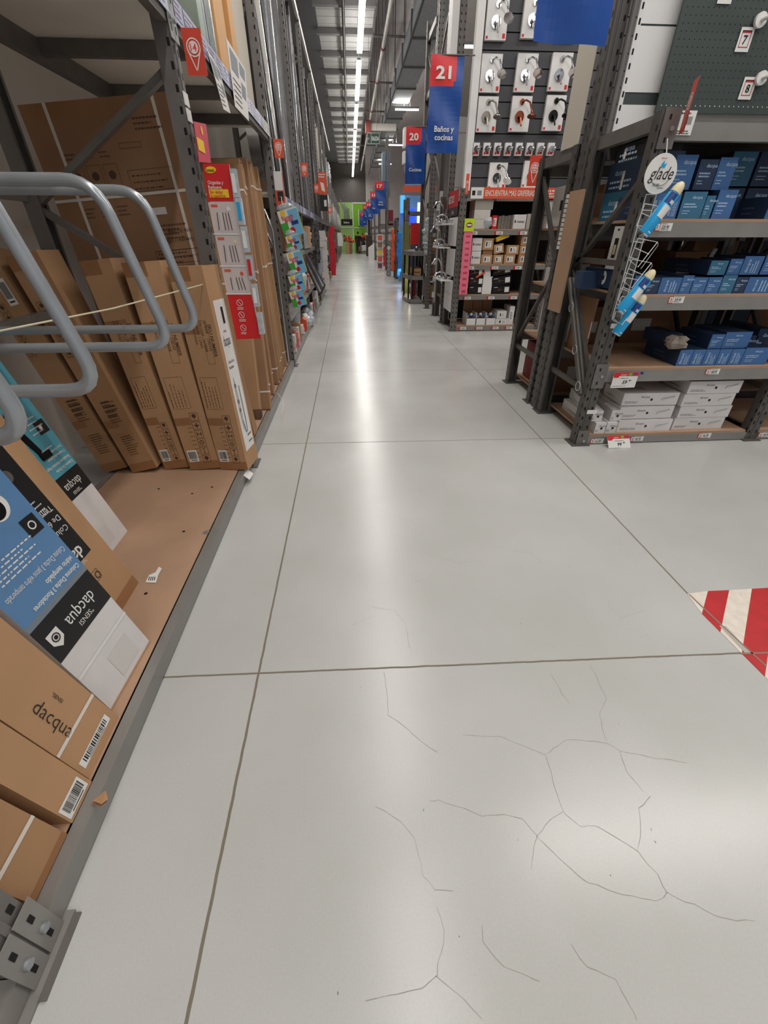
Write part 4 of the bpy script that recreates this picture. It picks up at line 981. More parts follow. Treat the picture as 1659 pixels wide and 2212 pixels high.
def promo(o, u, v, num, label):
    o, u, v = Vector(o), Vector(u).normalized(), Vector(v).normalized(); w, h = .19, .115
    b = MB(); b.quad(o, u*w, v*h, WHITE, .001); b.quad(o+u*w, -u*w, v*h, WHITE, .001); b.quad(o+v*h*.76, u*w, v*h*.24, RED, .002); b.quad(o+v*h*.66+u*w*.02, u*w*.2, v*h*.25, RED, .0022)
    b.quad(o+u*w*.6+v*h*.8, u*w*.14, v*h*.15, mat('promo_green', (90, 180, 60), .5), .003); b.quad(o+u*w*.8+v*h*.8, u*w*.14, v*h*.13, mat('promo_violet', (120, 60, 110), .5), .003)
    b.text(num, o+u*w*.42+v*h*.26, u, v, h*.32, INK, .02, off=.003, shear=.2); b.text('90', o+u*w*.67+v*h*.42, u, v, h*.15, INK, .02, off=.003, shear=.2)
    b.lines(o+u*w*.3+v*h*.6, u, v, 1, .01, w*.45, .004, INK, .002); b.lines(o+u*w*.05+v*h*.1, u, v, 1, .01, w*.8, .003, INK, .002); b.lines(o+u*w*.28+v*h*.86, u, v, 2, .008, w*.28, .003, WHITE, .003)
    return tag(b.build('promo_tag'), label, 'price tag')
promo(YP(1318, 838, 3.05), X_, Z_, '59', 'red and white promo tag reading 59.90 hanging on the lower beam')
promo(YP(1315, 972, 3.00)-Z_*.0, Vector((1, .03, 0)), Vector((-.1, .45, .75)), '99', 'red and white promo tag reading 99.90 at the foot of the rack')
b = MB(); c = YP(1387, 806, 3.06); b.ball(c, .011, .011, .011, mat('blue_pin', (20, 40, 140), .3), 10); tag(b.build('push_pin'), 'small blue pin beside the 59.90 promo tag', 'pin')
b = MB(); o = YP(1455, 292, 3.09); b.quad(o, X_*.10, Z_*.105, WHITE, .001)
for i in range(5): b.quad(o+Vector((.055+i*.006, 0, .045)), X_*.003, Z_*.035, INK, .002)
b.lines(o+Vector((.01, 0, .09)), X_, Z_, 1, .01, .08, .006, INK, .002); b.lines(o+Vector((.01, 0, .015)), X_, Z_, 2, .01, .08, .005, INK, .002)
tag(b.build('bay_card'), 'white barcode card on the top beam of the nearest right rack', 'label')
pin_flag('21', Vector((1.90, 3.07, 1.93)), .10, .22, 'narrow red flag seen nearly edge-on above the round air freshener sign', mat('flag_red', (206, 62, 40), .5), Vector((-.34, -.94, 0)))

# --- boxes on the near right rack ------------------------------------------------
SH = [z+.009 for z in (.075, .605, 1.10, 1.53)]
random.seed(11)
def white_box(x, y, z, w, d, h, rz, label, img=True):
    R = Matrix.Translation((x, y, z))@Matrix.Rotation(rz, 4, 'Z'); b = MB(); b.box((-w/2, 0, 0), (w/2, d, h), WCARD); lg = mat('light_grey_ink', (120, 116, 122), .5)
    b.text('dacqua', (-w*.18, 0, h*.62), X_, Z_, h*.26, lg, .0, off=.002); b.lines((-w*.45, 0, h*.28), X_, Z_, 2, h*.1, w*.3, h*.05, lg); b.quad((w*.0, 0, h*.38), X_*.018, Z_*.018, INK, .002)
    if w > .3 and img: b.tube([(w*.2, -.001, h*.4), (w*.22, -.001, h*.55), (w*.3, -.001, h*.6), (w*.42, -.001, h*.72)], .005, mat('pale_grey_print', (176, 174, 176), .5), 5)
    b.quad((-w/2, d*.3, h), X_*w*.5, Y_*d*.3, mat('clear_tape', (196, 190, 188), .25), .0008)
    for i in range(4): b.lines((-w/2, d*(.85-.1*i), h*.3), -Y_, Z_, 1, .01, d*.5, .006, lg) if i < 2 else None
    return tag(b.build('white_box', M=R, world=False), label, 'box', 'white boxes on the floor level of the right rack')
z0 = SH[0]
def wx(px, py, y=3.2, z=None): return YP(px, py, y)
# end-on boxes at the left
for k, (x, zi, dx) in enumerate(((1.965, 0, 0), (2.06, 0, 0), (1.925, 1, 0), (2.09, 1, .0))):
    white_box(x+.03, 3.125+(.03 if zi else 0), z0+zi*.092, .088, .62, .09, .0 if zi == 0 else (.16, .10)[k-2]*-1, 'white boxes laid end-on at the corner, %s of the %s pair' % (('left', 'right')[k % 2], ('bottom', 'top')[zi]), False)
for k in range(3):
    white_box(2.38+.0*k-.012*(k % 2), 3.14+.02*k, z0+k*.105, .46, .30, .10, (.0, .01, -.02)[k], 'long white box in the middle stack at floor level, %s from the bottom' % NTH[k])
for k in range(4):
    white_box(2.86+.012*(k % 2), 3.16+.0*k, z0+k*.101, .44, .30, .098, (.0, -.01, .015, 0)[k], 'long white box in the right stack at floor level, %s from the bottom' % NTH[k])
for k in range(3):
    white_box(2.42+k*.2, 3.56+.03*(k % 2), z0+.0, .18, .3, .34-.05*k, 0, 'white box at the back of the floor level behind the stacks, %s from the left' % NTH[k], False)
def blue_box(x, y, z, w, d, h, rz, label, front=BLUEC, vert=False, side=NAVY, grp='blue boxes on the right rack'):
    R = Matrix.Translation((x, y, z))@Matrix.Rotation(rz, 4, 'Z'); b = MB(); b.box((-w/2, 0, 0), (w/2, d, h), side); b.quad((-w/2, 0, 0), X_*w, Z_*h, front, .0006)
    P = mat('pale_blue_ink', (176, 200, 226), .5)
    if vert:
        b.text('dacqua', (-w*.14, 0, h*.12), Z_, -X_, min(w*.28, h*.26), P, .01, off=.002); b.lines((w*.05, 0, h*.1), Z_, -X_, 3, w*.12, h*.7, w*.05, P, .002)
    else:
        b.text('dacqua', (-w*.1, 0, h*.74), X_, Z_, h*.17, P, .01, off=.002); b.lines((-w*.38, 0, h*.52), X_, Z_, 2, h*.1, w*.6, h*.05, P, .002); b.lines((-w*.38, 0, h*.28), X_, Z_, 2, h*.09, w*.4, h*.03, P, .002)
    b.lines((-w/2, d*.7, h*.5), -Y_, Z_, 2, .03, d*.4, .008, mat('dim_blue_ink', (90, 110, 140), .5), .001)
    return tag(b.build('blue_box', M=R, world=False), label, 'box', grp)
# lower blue level (z .61)
z1 = SH[1]
xs = [YP(px, 793, 3.14).x for px in (1457, 1486, 1512, 1541, 1567, 1594, 1650)]
for k in range(6):
    x0, x1 = xs[k], xs[k+1]; blue_box((x0+x1)/2, 3.14, z1, x1-x0-.004, .38 if k else .42, .118 if k < 5 else .125, 0, 'blue box in the bottom row of the lower shelf, %s from the left' % NTH[k], BLUEC, k not in (5,))
for k, (px0, px1, h) in enumerate(((1522, 1552, .10), (1550, 1607, .115))):
    x0, x1 = YP(px0, 765, 3.16).x, YP(px1, 765, 3.16).x; blue_box((x0+x1)/2, 3.16, z1+.120, x1-x0-.004, .34, h, .02, 'blue box in the top row of the lower shelf, %s one' % ('left', 'right')[k])
b = MB(); c = Vector((2.44, 3.2, z1+.122)); b.ball(c+Z_*.04, .07, .08, .045, mat('crumpled_paper', (150, 140, 132), .8), 12, .3); tag(b.build('crumpled_wrap'), 'crumpled wrapping in an opened blue box on the lower shelf', 'wrap')
b = MB(); b.box((-.06, 0, 0), (.06, .3, .09), NAVY); b.quad((-.06, 0, .09), X_*.12, Vector((.03, -.08, .015)), NAVY, 0); tag(b.build('blue_box', M=Matrix.Translation((2.46, 3.26, z1+.120)), world=False), 'opened blue box with raised flap on the lower shelf', 'box')
for k in range(3): blue_box(3.02+.1*k, 3.3, z1, .11, .4, .13+.05*k, 0, 'dark blue box deep at the right end of the lower shelf, %s' % NTH[k], NAVY)
# middle level (z 1.10)
z2 = SH[2]
px = [1360, 1388, 1417, 1462, 1486, 1517, 1547, 1577, 1602, 1660, 1700]
xs = [YP(p, 640, 3.14).x for p in px]
for k in range(10):
    x0, x1 = xs[k], xs[k+1]; blue_box((x0+x1)/2, 3.14, z2, x1-x0-.005, .36, .10+.012*(k % 3 == 0), 0, 'blue box in the bottom row of the middle shelf, %s from the left' % NTH[k], (BLUEC, NAVY, BLUEC, BLUEC, BLUEC, BLUEC, TEALC, NAVY, BLUEC, BLUEC)[k], k in (0, 2, 8))
px = [(1522, 1560), (1562, 1590), (1590, 1632), (1634, 1680)]
for k, (a, c) in enumerate(px):
    x0, x1 = YP(a, 605, 3.16).x, YP(c, 605, 3.16).x; blue_box((x0+x1)/2, 3.16, z2+.113, x1-x0-.005, .5 if k == 0 else .3, (.085, .095, .11, .12)[k], 0, 'blue box in the top row of the middle shelf, %s from the left' % NTH[k], (TEALC, BLUEC, BLUEC, BLUEC)[k], k == 2)
b = MB(); b.box((-.36, 0, 0), (.36, .12, .115), NAVY); b.text('dacqua', (.02, 0, .03), X_, Z_, .04, mat('dim_blue_ink', (90, 110, 140), .5), 0, off=.002); b.lines((.1, 0, .09), X_, Z_, 2, .03, .16, .006, mat('pale_blue_ink', (176, 200, 226), .5)); tag(b.build('blue_box', M=Matrix.Translation((2.10, 3.50, z2+.0)), world=False), 'long dark navy box behind the air freshener rack on the middle shelf', 'box')
b = MB(); b.box((-.0, -.28, 0), (.1, .28, .12), NAVY); P = mat('pale_blue_ink', (176, 200, 226), .5)
c = Vector((0, -.03, .065)); b.poly([c+Vector((-.001, -.036*math.cos(a), .045*math.sin(a))) for a in [2*PI*k/20 for k in range(20)]], WHITE); b.quad(c+Vector((-.002, .012, -.015)), -Y_*.024, Z_*.03, INK, .001); b.lines((0, .22, .08), -Y_, Z_, 4, .02, .13, .005, P)
tag(b.build('blue_box', M=Matrix.Translation((1.90, 3.52, z2+.01)), world=False), 'navy box with a white oval emblem seen through the end frame', 'box')
b = MB(); b.box((-.0, -.06, 0), (.06, .08, .26), WHITE_P); b.quad((0, .035, .07), -Y_*.05, Z_*.12, BLACK, .001); b.quad((0, .025, .09), -Y_*.03, Z_*.06, CREAM, .002); b.quad((0, .03, .235), -Y_*.03, Z_*.01, INK, .002)
tag(b.build('white_pack', M=Matrix.Translation((1.895, 3.42, z2+.135)), world=False), 'white upright pack with a black picture window on the navy box', 'pack')
# upper level (z 1.53)
z3 = SH[3]
px = [(1390, 1425, .13), (1427, 1452, .13), (1455, 1505, .14), (1505, 1525, .12), (1527, 1568, .15)]
for k, (a, c, h) in enumerate(px):
    x0, x1 = YP(a, 485, 3.16).x, YP(c, 485, 3.16).x; blue_box((x0+x1)/2, 3.15, z3, x1-x0-.005, .4, h, 0, 'blue box in the bottom row of the upper shelf, %s from the left' % NTH[k], (BLUEC, BLUEC, TEALC, TEALC, BLUEC)[k], k in (0, 1))
for k, (a, c, h, f) in enumerate(((1432, 1478, .17, BLUEC), (1484, 1524, .15, NAVY), (1524, 1562, .16, BLUEC))):
    x0, x1 = YP(a, 440, 3.2).x, YP(c, 440, 3.2).x; blue_box((x0+x1)/2, 3.2, z3+.152, x1-x0-.005, .4, h, 0, 'blue box stacked on the bottom row of the upper shelf, %s from the left' % NTH[k], f)
for k in range(7):
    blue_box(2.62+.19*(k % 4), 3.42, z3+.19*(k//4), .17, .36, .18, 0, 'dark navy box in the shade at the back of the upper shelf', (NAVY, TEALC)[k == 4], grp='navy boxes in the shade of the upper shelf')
blue_box(2.83, 3.16, z3, .26, .3, .12, 0, 'teal blue box at the right end of the upper shelf', TEALC)
for k, (y0, y1, z, h, m) in enumerate(((3.2, 3.8, z3, .17, TEALC), (3.2, 3.8, z3+.17, .17, NAVY), (3.25, 3.75, z3+.34, .09, BLACK))):
    b = MB(); b.box((1.91, y0, z), (2.06, y1, z+h), m); b.text('dacqua', (1.91, y1-.1, z+h*.55), -Y_, Z_, .045, P, 0, off=.002); b.lines((1.91, y1-.05, z+h*.3), -Y_, Z_, 2, .03, .3, .012, P); b.quad((1.91, y0+.4, z+.01), -Y_*.03, Z_*h*.6, WHITE, .002)
    tag(b.build('blue_box'), '%s long box lengthwise behind the end frame on the upper shelf' % ('teal', 'navy', 'black')[k], 'box')
# brown cartons in the shade of the rack behind
random.seed(21)
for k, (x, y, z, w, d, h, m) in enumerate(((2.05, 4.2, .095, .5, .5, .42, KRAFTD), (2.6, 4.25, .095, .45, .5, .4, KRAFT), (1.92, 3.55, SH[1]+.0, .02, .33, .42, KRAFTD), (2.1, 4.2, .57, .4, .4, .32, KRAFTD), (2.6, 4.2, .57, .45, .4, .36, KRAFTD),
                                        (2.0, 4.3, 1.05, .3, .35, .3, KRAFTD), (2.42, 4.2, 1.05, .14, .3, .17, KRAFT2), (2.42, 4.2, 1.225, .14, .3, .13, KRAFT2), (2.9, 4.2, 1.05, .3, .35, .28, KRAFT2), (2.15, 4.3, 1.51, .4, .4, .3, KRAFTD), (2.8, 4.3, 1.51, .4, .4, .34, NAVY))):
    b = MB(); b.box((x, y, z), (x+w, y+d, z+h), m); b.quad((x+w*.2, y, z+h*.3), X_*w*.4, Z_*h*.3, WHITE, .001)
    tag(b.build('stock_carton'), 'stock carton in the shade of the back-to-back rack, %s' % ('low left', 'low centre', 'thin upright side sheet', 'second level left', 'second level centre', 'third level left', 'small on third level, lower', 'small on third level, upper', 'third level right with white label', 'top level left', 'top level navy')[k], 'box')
b = MB(); o = Vector((2.93, 3.86, 1.20)); b.hexa([o, o+X_*.035, o+Vector((.035, .01, 0)), o+Y_*.01, o+Vector((.05, 0, .16)), o+Vector((.08, 0, .16)), o+Vector((.08, .01, .16)), o+Vector((.05, .01, .16))], WHITE_P); b.box((2.90, 3.855, 1.14), (2.95, 3.865, 1.20), WHITE); tag(b.build('hanging_tag'), 'white hanging tag deep inside the nearest right rack', 'label')
random.seed(77)
for lv_, z in enumerate((.095, .57, 1.05, 1.51)):
    x = 2.3 if lv_ in (0, 1, 2) else 3.3
    while x < 4.85:
        w = random.uniform(.3, .5); h = random.uniform(.3, .40); x1 = min(x+w, 3.25 if x < 3.25 else 4.88)
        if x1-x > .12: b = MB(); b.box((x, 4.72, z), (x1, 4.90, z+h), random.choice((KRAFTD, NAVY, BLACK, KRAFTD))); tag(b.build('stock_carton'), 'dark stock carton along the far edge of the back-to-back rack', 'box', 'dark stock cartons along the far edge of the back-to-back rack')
        x = x1+.01 if x1 < 3.2 or x > 3.3 else 3.42
# goods low behind the second frame
for k, (x, y, z, w, d, h, m, lab) in enumerate(((1.93, 4.3, 1.05, .16, .17, .14, WCARD, 'left white small box'), (1.93, 4.5, 1.05, .16, .17, .14, WCARD, 'right white small box'), (1.95, 4.25, .57, .2, .4, .34, WCARD, 'white tilted carton'), (1.95, 4.55, .1, .3, .3, .38, mat('maroon', (120, 30, 30), .5), 'maroon carton'), (1.93, 4.25, .1, .25, .25, .3, GALV, 'grey metal case'), (1.93, 4.2, 1.52, .3, .3, .22, KRAFTD, 'brown carton'), (1.93, 4.5, 1.52, .3, .3, .3, WCARD, 'tall white carton'))):
    b = MB(); b.box((x, y, z), (x+w, y+d, z+h), m)
    if m is WCARD: b.quad((x, y+d*.4, z+h*.4), -Y_*d*.25, Z_*h*.25, INK, .001)
    tag(b.build('small_carton'), '%s seen through the end frame of the second right rack' % lab, 'box')

# --- air freshener display -----------------------------------------------------------
t = thing('wire_display', 'white wire hanging rack with round glade sign on the corner post of the right rack', 'display rack', (1.85, 3.03, .85))
def gp(px, py, y=3.03): return YP(px, py, y)
b = MB()
for a, c in (((1396, 420), (1322, 690)), ((1418, 420), (1338, 700))): b.tube([gp(*a, 3.06), gp(*c, 3.06)], .003, WIRE, 6)
for k in range(9):
    f = k/8; b.tube([gp(1396-74*f, 420+270*f, 3.06), gp(1418-80*f, 420+280*f, 3.06)], .002, WIRE, 5)
for (px, py) in ((1385, 440), (1370, 515), (1357, 560), (1345, 600), (1335, 640)):
    p = [gp(px+8, py, 3.04), gp(px+50, py+8, 2.98), gp(px+8, py+62, 2.96), gp(px-10, py+48, 3.04)]
    b.tube(p+[p[0]], .0028, WIRE, 6); b.tube([p[1], gp(px+52, py+14, 3.03), gp(px+14, py+66, 3.03)], .0022, WIRE, 5)
    b.tube([gp(px, py+20, 3.06), gp(px+32, py+34, 2.98)], .0022, WIRE, 5)
b.build('wire_frame', t)
c = gp(1427, 376, 3.0); b = MB(); n = 36; R1, R2 = .093, .093
b.poly([c+Vector((R1*math.cos(2*PI*k/n), 0, R2*math.sin(2*PI*k/n))) for k in range(n)], WHITE); b.poly([c+Vector((R1*math.cos(-2*PI*k/n), .003, R2*math.sin(-2*PI*k/n))) for k in range(n)], WHITE)
b.tube([c+Vector((R1*math.cos(2*PI*k/n), .0015, R2*math.sin(2*PI*k/n))) for k in range(n+1)], .0016, WIRE, 5)
b.text('glade', c+Vector((-.068, 0, -.025)), X_, Z_, .085, INK, .0, shear=.35, off=.002, width=.145); b.poly([c+Vector(v) for v in ((-.01, -.003, .03), (.012, -.003, .028), (.02, -.003, .05), (.004, -.003, .042), (.004, -.003, .062), (-.012, -.003, .045))], CYAN)
b.text('77.90', c+Vector((-.035, 0, -.058)), X_, Z_, .02, INK, .01, shear=.2, off=.002); b.text('Johnson', c+Vector((-.022, 0, .068)), X_, Z_, .011, RED, .01, off=.002); b.lines(c+Vector((.0, 0, -.066)), X_, Z_, 1, .01, .04, .003, INK, .002)
ar = [c+Vector((.055*math.cos(a)+.005, -.003, -.01+.045*math.sin(a))) for a in [PI*(1.15+.75*k/14) for k in range(15)]]; b.tube(ar, .0016, mat('mid_grey_print', (110, 108, 110), .5), 4)
b.build('round_sign', t)
b = MB(); b.tube([c+Z_*.09, c+Vector((.0, .03, .16))], .003, WIRE, 5); b.build('hook', t)
def can(pb, pt, label, y=2.97, yt=None):
    a = YP(*pb, y); e = YP(*pt, yt or y); d = (e-a).normalized(); L = (e-a).length; r = .034
    t = thing('spray_can', label, 'spray can', a, 'blue spray cans in the wire rack')
    MB().tube([a, a+d*.006, a+d*L*.76, a+d*L*.80], [r*.93, r, r, r*.8], CYAN, 18).build('can_body', t)
    q = MB(); q.tube([a-d*.003, a+d*.004], [r*.9, r*1.02], CHROME, 18); q.build('rim', t)
    q = MB(); q.tube([a+d*L*.795, a+d*L*.87, a+d*L*.95, a+d*L*.985, a+d*L], [r*.92, r*.9, r*.66, r*.4, r*.1], CREAM, 18); q.build('cap', t)
    s = d.cross(Y_).normalized(); nn = -Y_; w = MB()
    for th0, th1, l0, l1, m in ((-.9, .6, .34, .56, WHITE), (-.2, 1.1, .58, .77, mat('deep_blue', (24, 60, 130), .4)), (-.5, .2, .6, .66, WHITE), (-.6, .1, .06, .14, WHITE_P)):
        vs = []; K = 6
        if m is WHITE_P: l1 = .08
        for i in range(K+1):
            th = th0+(th1-th0)*i/K; rad = (-Y_*math.cos(th)+s*math.sin(th)); rad = (rad-d*rad.dot(d)).normalized()*(r+.0012); vs += [a+d*L*l0+rad, a+d*L*l1+rad]
        w.add(vs, [(2*i, 2*i+1, 2*i+3, 2*i+2) for i in range(K)], m)
    w.build('printed_label', t)
can((1388, 508), (1476, 393), 'topmost blue spray can with cream cap in the wire rack below the round sign', 2.93, 2.93)
can((1338, 674), (1414, 583), 'middle blue spray can, upper one of the lower pair', 2.93, 2.93)
can((1330, 722), (1394, 637), 'lowest blue spray can in the wire rack', 2.99, 2.99)
for k in range(6): MB().box((XF-.04, 8.77+2.9*k, 4.78), (XF, 8.77+2.9*k+2.8, 4.88), WPROF).build('beam', r2 if k < 5 else r3)
random.seed(31)
for i in range(30):   # small bright goods on the two lowest levels past the second post
    y = 7.3+i*.17; z = .09 if i % 2 else .605; h = random.uniform(.12, .26); b = MB(); m = random.choice((RED, WHITE_P, KRAFT2, ORANGE, CLEAR, WCARD, PINK, GALV, BLACK))
    x = -.80+random.uniform(-.03, .02); b.hexa([(x-.12, y, z), (x, y, z), (x, y+.12, z), (x-.12, y+.12, z), (x-.10, y+.01, z+h), (x-.01, y, z+h*random.uniform(.8, 1)), (x-.02, y+.11, z+h), (x-.11, y+.12, z+h*.9)], m)
    b.quad((x+.002, y+.02, z+h*.2), Y_*.07, Z_*h*.4, random.choice((WHITE, RED, INK, YELLOW)), .001)
    tag(b.build('small_pack'), 'small bright pack low in the left rack past the bucket', 'pack', 'small bright packs low in the left rack')
# ============================================================ TAP AISLE RACK (y = 8.05)
g = thing('tap_rack', 'low steel rack of tap boxes under the dark slatted shower wall', 'rack', (1.83, 8.05, 0))
side_frame(g, 1.75, 8.05, 8.85, 2.06, (.5, 1.25, 1.95), True, STEEL, (.42,))
side_frame(g, 1.75, 9.05, 9.85, 2.06, (.5, 1.25, 1.95), True, STEEL, (.42,))
side_frame(g, 3.3, 8.05, 8.85, 2.06, (.5, 1.25, 1.95), True, STEEL, (.42,))
bay(g, 1.86, 3.3, 8.05, 8.85, (.085, .585, 1.04, 1.53), -1, BEAM, MDF, .075)
bay(g, 3.41, 4.9, 8.05, 8.85, (.085, .585, 1.04, 1.53, 2.0), -1, BEAM, MDF, .075)
MB().box((1.86, 8.05, 1.94), (3.3, 8.095, 2.03), STEEL).build('beam', g); MB().box((1.86, 8.1, 2.0), (3.3, 8.85, 2.02), WBOARD).build('shelf_board', g)
for z in (.055, .545, 1.0, 1.49):
    for x in ((1.9, 2.2, 2.5, 2.75) if z < .1 else (1.93, 2.35, 2.75)):
        b = MB(); o = Vector((x, 8.043, z-.03)); b.quad(o, X_*.14, Z_*.045, WHITE, .001); b.quad(o, X_*.03, Z_*.045, RED, .002); b.text('12.90' if x < 2.4 else '9.90', o+Vector((.045, 0, .01)), X_, Z_, .035, INK, .01, off=.003)
        tag(b.build('price_label'), 'small price label on a beam of the tap rack', 'price label', 'price labels on the tap rack beams')
b = MB(); o = Vector((1.9, 8.03, 1.93)); b.box(o, o+Vector((2.9, .006, .14)), ORANGE); b.quad(o+Vector((.0, 0, .0)), X_*.2, Z_*.14, WHITE, .001); b.quad(o+Vector((.02, 0, .04)), X_*.05, Z_*.06, INK, .002); b.quad(o+Vector((.1, 0, .04)), X_*.07, Z_*.06, mat('sheet_grey', (130, 136, 142), .5), .002)
b.text('ENCUENTRA MÁS GRIFERIAS', o+Vector((.23, 0, .035)), X_, Z_, .1, WHITE, .01, off=.002, width=.78); b.lines(o+Vector((1.12, 0, .09)), X_, Z_, 3, .035, .4, .02, WHITE, .002)
b.text('ENCUENTRA', o+Vector((1.75, 0, .035)), X_, Z_, .1, WHITE, .01, off=.002)
tag(b.build('header_banner'), 'orange header strip reading ENCUENTRA MÁS GRIFERIAS over the tap rack', 'sign')
b = MB(); p = [XP(1008, 418, 1.74), XP(978, 437, 1.74), XP(978, 463, 1.74), XP(1008, 442, 1.74)]
b.poly([Vector((1.74, 8.15, 2.06)), Vector((1.74, 9.1, 2.06)), Vector((1.74, 9.1, 1.84)), Vector((1.74, 8.15, 1.84))], RED); b.poly([Vector((1.74, 8.15, 1.84)), Vector((1.74, 9.1, 1.84)), Vector((1.74, 9.1, 1.72)), Vector((1.74, 8.15, 1.72))], mat('plum_dark', (64, 48, 56), .5))
b.text('PRECIOS', (1.739, 9.0, 1.9), -Y_, Z_, .14, WHITE, .02, off=.002); b.text('bajos', (1.739, 8.6, 1.75), -Y_, Z_, .08, WHITE, .01, off=.002)
tag(b.build('end_sign'), 'red and dark sign on the end frame of the tap rack', 'sign')
pin_flag('21', Vector((1.80, 8.0, 1.98)), .05, .25, 'thin orange flag edge-on above the corner of the tap rack', ORANGE)
pin_flag('22', YP(1137, 402, 7.2), .16, .33, 'tilted orange location pin card in front of the shower wall', mat('flag_red', (206, 62, 40), .5))
MB().box((1.87, 8.80, .1), (4.9, 8.81, 1.94), mat('dark_backing', (40, 38, 38), .8)).build('darkening_sheet', g)  # dark sheet added so the rack reads black behind the goods
# goods on it -------------------------------------------------
Q = [.095, .595, 1.05, 1.54]
def gbox(px0, px1, py, h, lv, m, lab, y=8.08, d=.35, rz=0, dz=0, txt=None, lbl=True):
    x0, x1 = YP(px0, py, y).x, YP(px1, py, y).x; z = Q[lv]+dz; w = x1-x0
    M = Matrix.Translation(((x0+x1)/2, y, z))@Matrix.Rotation(rz, 4, 'Y'); b = MB(); b.box((-w/2, 0, 0), (w/2, d, h), m)
    if txt: b.quad((-w*.42, 0, h*.42), X_*w*.1, Z_*h*.2, INK, .001); b.text(txt, (-w*.25, 0, h*.43), X_, Z_, h*.2, INK, .02, off=.002, width=w*.65)
    elif lbl: b.quad((-w*.28, 0, h*.2), X_*w*.6, Z_*h*.6, WHITE, .001); b.quad((-w*.2, 0, h*.3), X_*w*.12, Z_*h*.4, INK, .002); b.lines((.02*w, 0, h*.6), X_, Z_, 3, h*.14, w*.22, h*.05, INK, .002)
    tag(b.build('goods_box', M=M, world=False), lab+' on the tap rack', 'box')
GB = mat('grey_beige_carton', (172, 166, 156), .6, 0, .05, 6); WT = mat('wrapped_white', (206, 202, 196), .3, 0, .06, 8)
for k in range(3): gbox(1022, 1060 if k == 2 else 1056, 490, .125, 3, WT if k < 2 else GB, 'white wrapped box, %s from the bottom, top level left' % NTH[k], dz=k*.128, lbl=False)
for k in range(5): gbox(1075+k*6.6, 1081+k*6.6, 490, .17+.01*(k % 2), 3, mat('dark_beige', (120, 114, 106), .6), 'narrow dark beige box, %s in the row, top level' % NTH[k], y=8.14, lbl=False)
gbox(1108, 1134, 490, .19, 3, WCARD, 'white box marked Vainsa right of the dark row', txt='VAINSA'); gbox(1136, 1148, 490, .2, 3, GB, 'beige box beside the leaning dark post', lbl=False)
gbox(1180, 1206, 490, .19, 3, WCARD, 'white box right of the dark post, lower', lbl=False); gbox(1178, 1205, 490, .18, 3, WCARD, 'white box right of the dark post, upper', dz=.195, lbl=False)
gbox(1162, 1178, 490, .36, 3, DPROF, 'dark box gap filler behind the post', y=8.4, lbl=False)
for k in range(4): gbox(1208+k*5, 1212+k*5, 490, .36, 3, (BLUEC, WHITE_P, BLUEC, WHITE_P)[k], 'slim blue and white pack, %s near the labelled plank' % NTH[k], lbl=False)
gbox(1062, 1073, 490, .18, 3, RED, 'red pack beside the wrapped white boxes', y=8.12); 
b = MB(); b.ball((2.24, 8.1, 1.62), .08, .06, .08, CLEAR, 10, .2); tag(b.build('clear_bag'), 'clear plastic bag on the top level of the tap rack', 'bag')
for k in range(2): gbox(1016, 1036, 575, .18, 2, WCARD, 'white box marked Vainsa, second level left, %s' % ('lower', 'upper')[k], dz=k*.185, txt='VAINSA', y=8.07)
for k, (a, c, dz, r) in enumerate(((1038, 1061, 0, 0), (1064, 1084, 0, 0), (1087, 1110, 0, 0), (1038, 1060, .20, 0), (1064, 1084, .15, -.16), (1090, 1115, .135, 0), (1118, 1138, 0, 0), (1118, 1138, .135, 0), (1118, 1138, .27, 0))):
    gbox(a, c, 575, .13 if k != 3 else .16, 2, KRAFT2, 'white-labelled brown box, second level, %s' % ('bottom row first', 'bottom row second', 'bottom row third', 'raised left', 'tilted on the second', 'on the third', 'right stack lowest', 'right stack middle', 'right stack top')[k], rz=r, dz=dz)
gbox(1040, 1060, 575, .065, 2, KRAFTD, 'dark brown filler for the dark gap, second level', dz=.132, y=8.10, lbl=False)  # dark filler put in for the dark gap under the raised box
b = MB(); b.hexa([(2.42, 8.08, 1.40), (2.62, 8.08, 1.47), (2.62, 8.2, 1.47), (2.42, 8.2, 1.40), (2.40, 8.08, 1.46), (2.61, 8.08, 1.55), (2.61, 8.2, 1.55), (2.40, 8.2, 1.46)], YELLOW); b.v = [v-Z_*.04 for v in b.v]; tag(b.build('yellow_pack'), 'crumpled yellow pack lying on the brown boxes of the tap rack', 'pack')
BK = mat('black_pack', (34, 32, 34), .3, 0, .1, 6)
for k, (a, c, h, dz, r) in enumerate(((1012, 1040, .13, 0, 0), (1010, 1040, .13, .135, .03), (1010, 1038, .12, .27, 0), (1062, 1100, .13, 0, -.03), (1060, 1100, .13, .14, -.12), (1055, 1098, .13, .29, -.15))):
    x0 = YP(a, 635, 8.08).x; x1 = YP(c, 635, 8.08).x; w = x1-x0; M = Matrix.Translation(((x0+x1)/2, 8.08, Q[1]+dz))@Matrix.Rotation(r, 4, 'Y'); b = MB(); b.box((-w/2, 0, 0), (w/2, .3, h), BK)
    b.quad((w*.2, 0, h*.2), X_*w*.25, Z_*h*.6, WHITE_P, .001); b.bar((-w*.4, -.002, h*.35), (w*.15, -.002, h*.5), h*.02, .01, CHROME); b.disc((-w*.1, 0, h*.5), X_, Z_, h*.16, CHROME, .004); b.lines((-w*.4, 0, h*.75), X_, Z_, 1, .02, w*.3, .01, WHITE_P, .002)
    tag(b.build('black_box', M=M, world=False), 'black shower set box on the third level of the tap rack, %s' % ('left bottom', 'left middle', 'left top', 'right bottom', 'right middle', 'right top slanting')[k], 'box')
gbox(1040, 1060, 635, .38, 1, WHITE_P, 'upright white and orange pack between the black boxes', lbl=False)
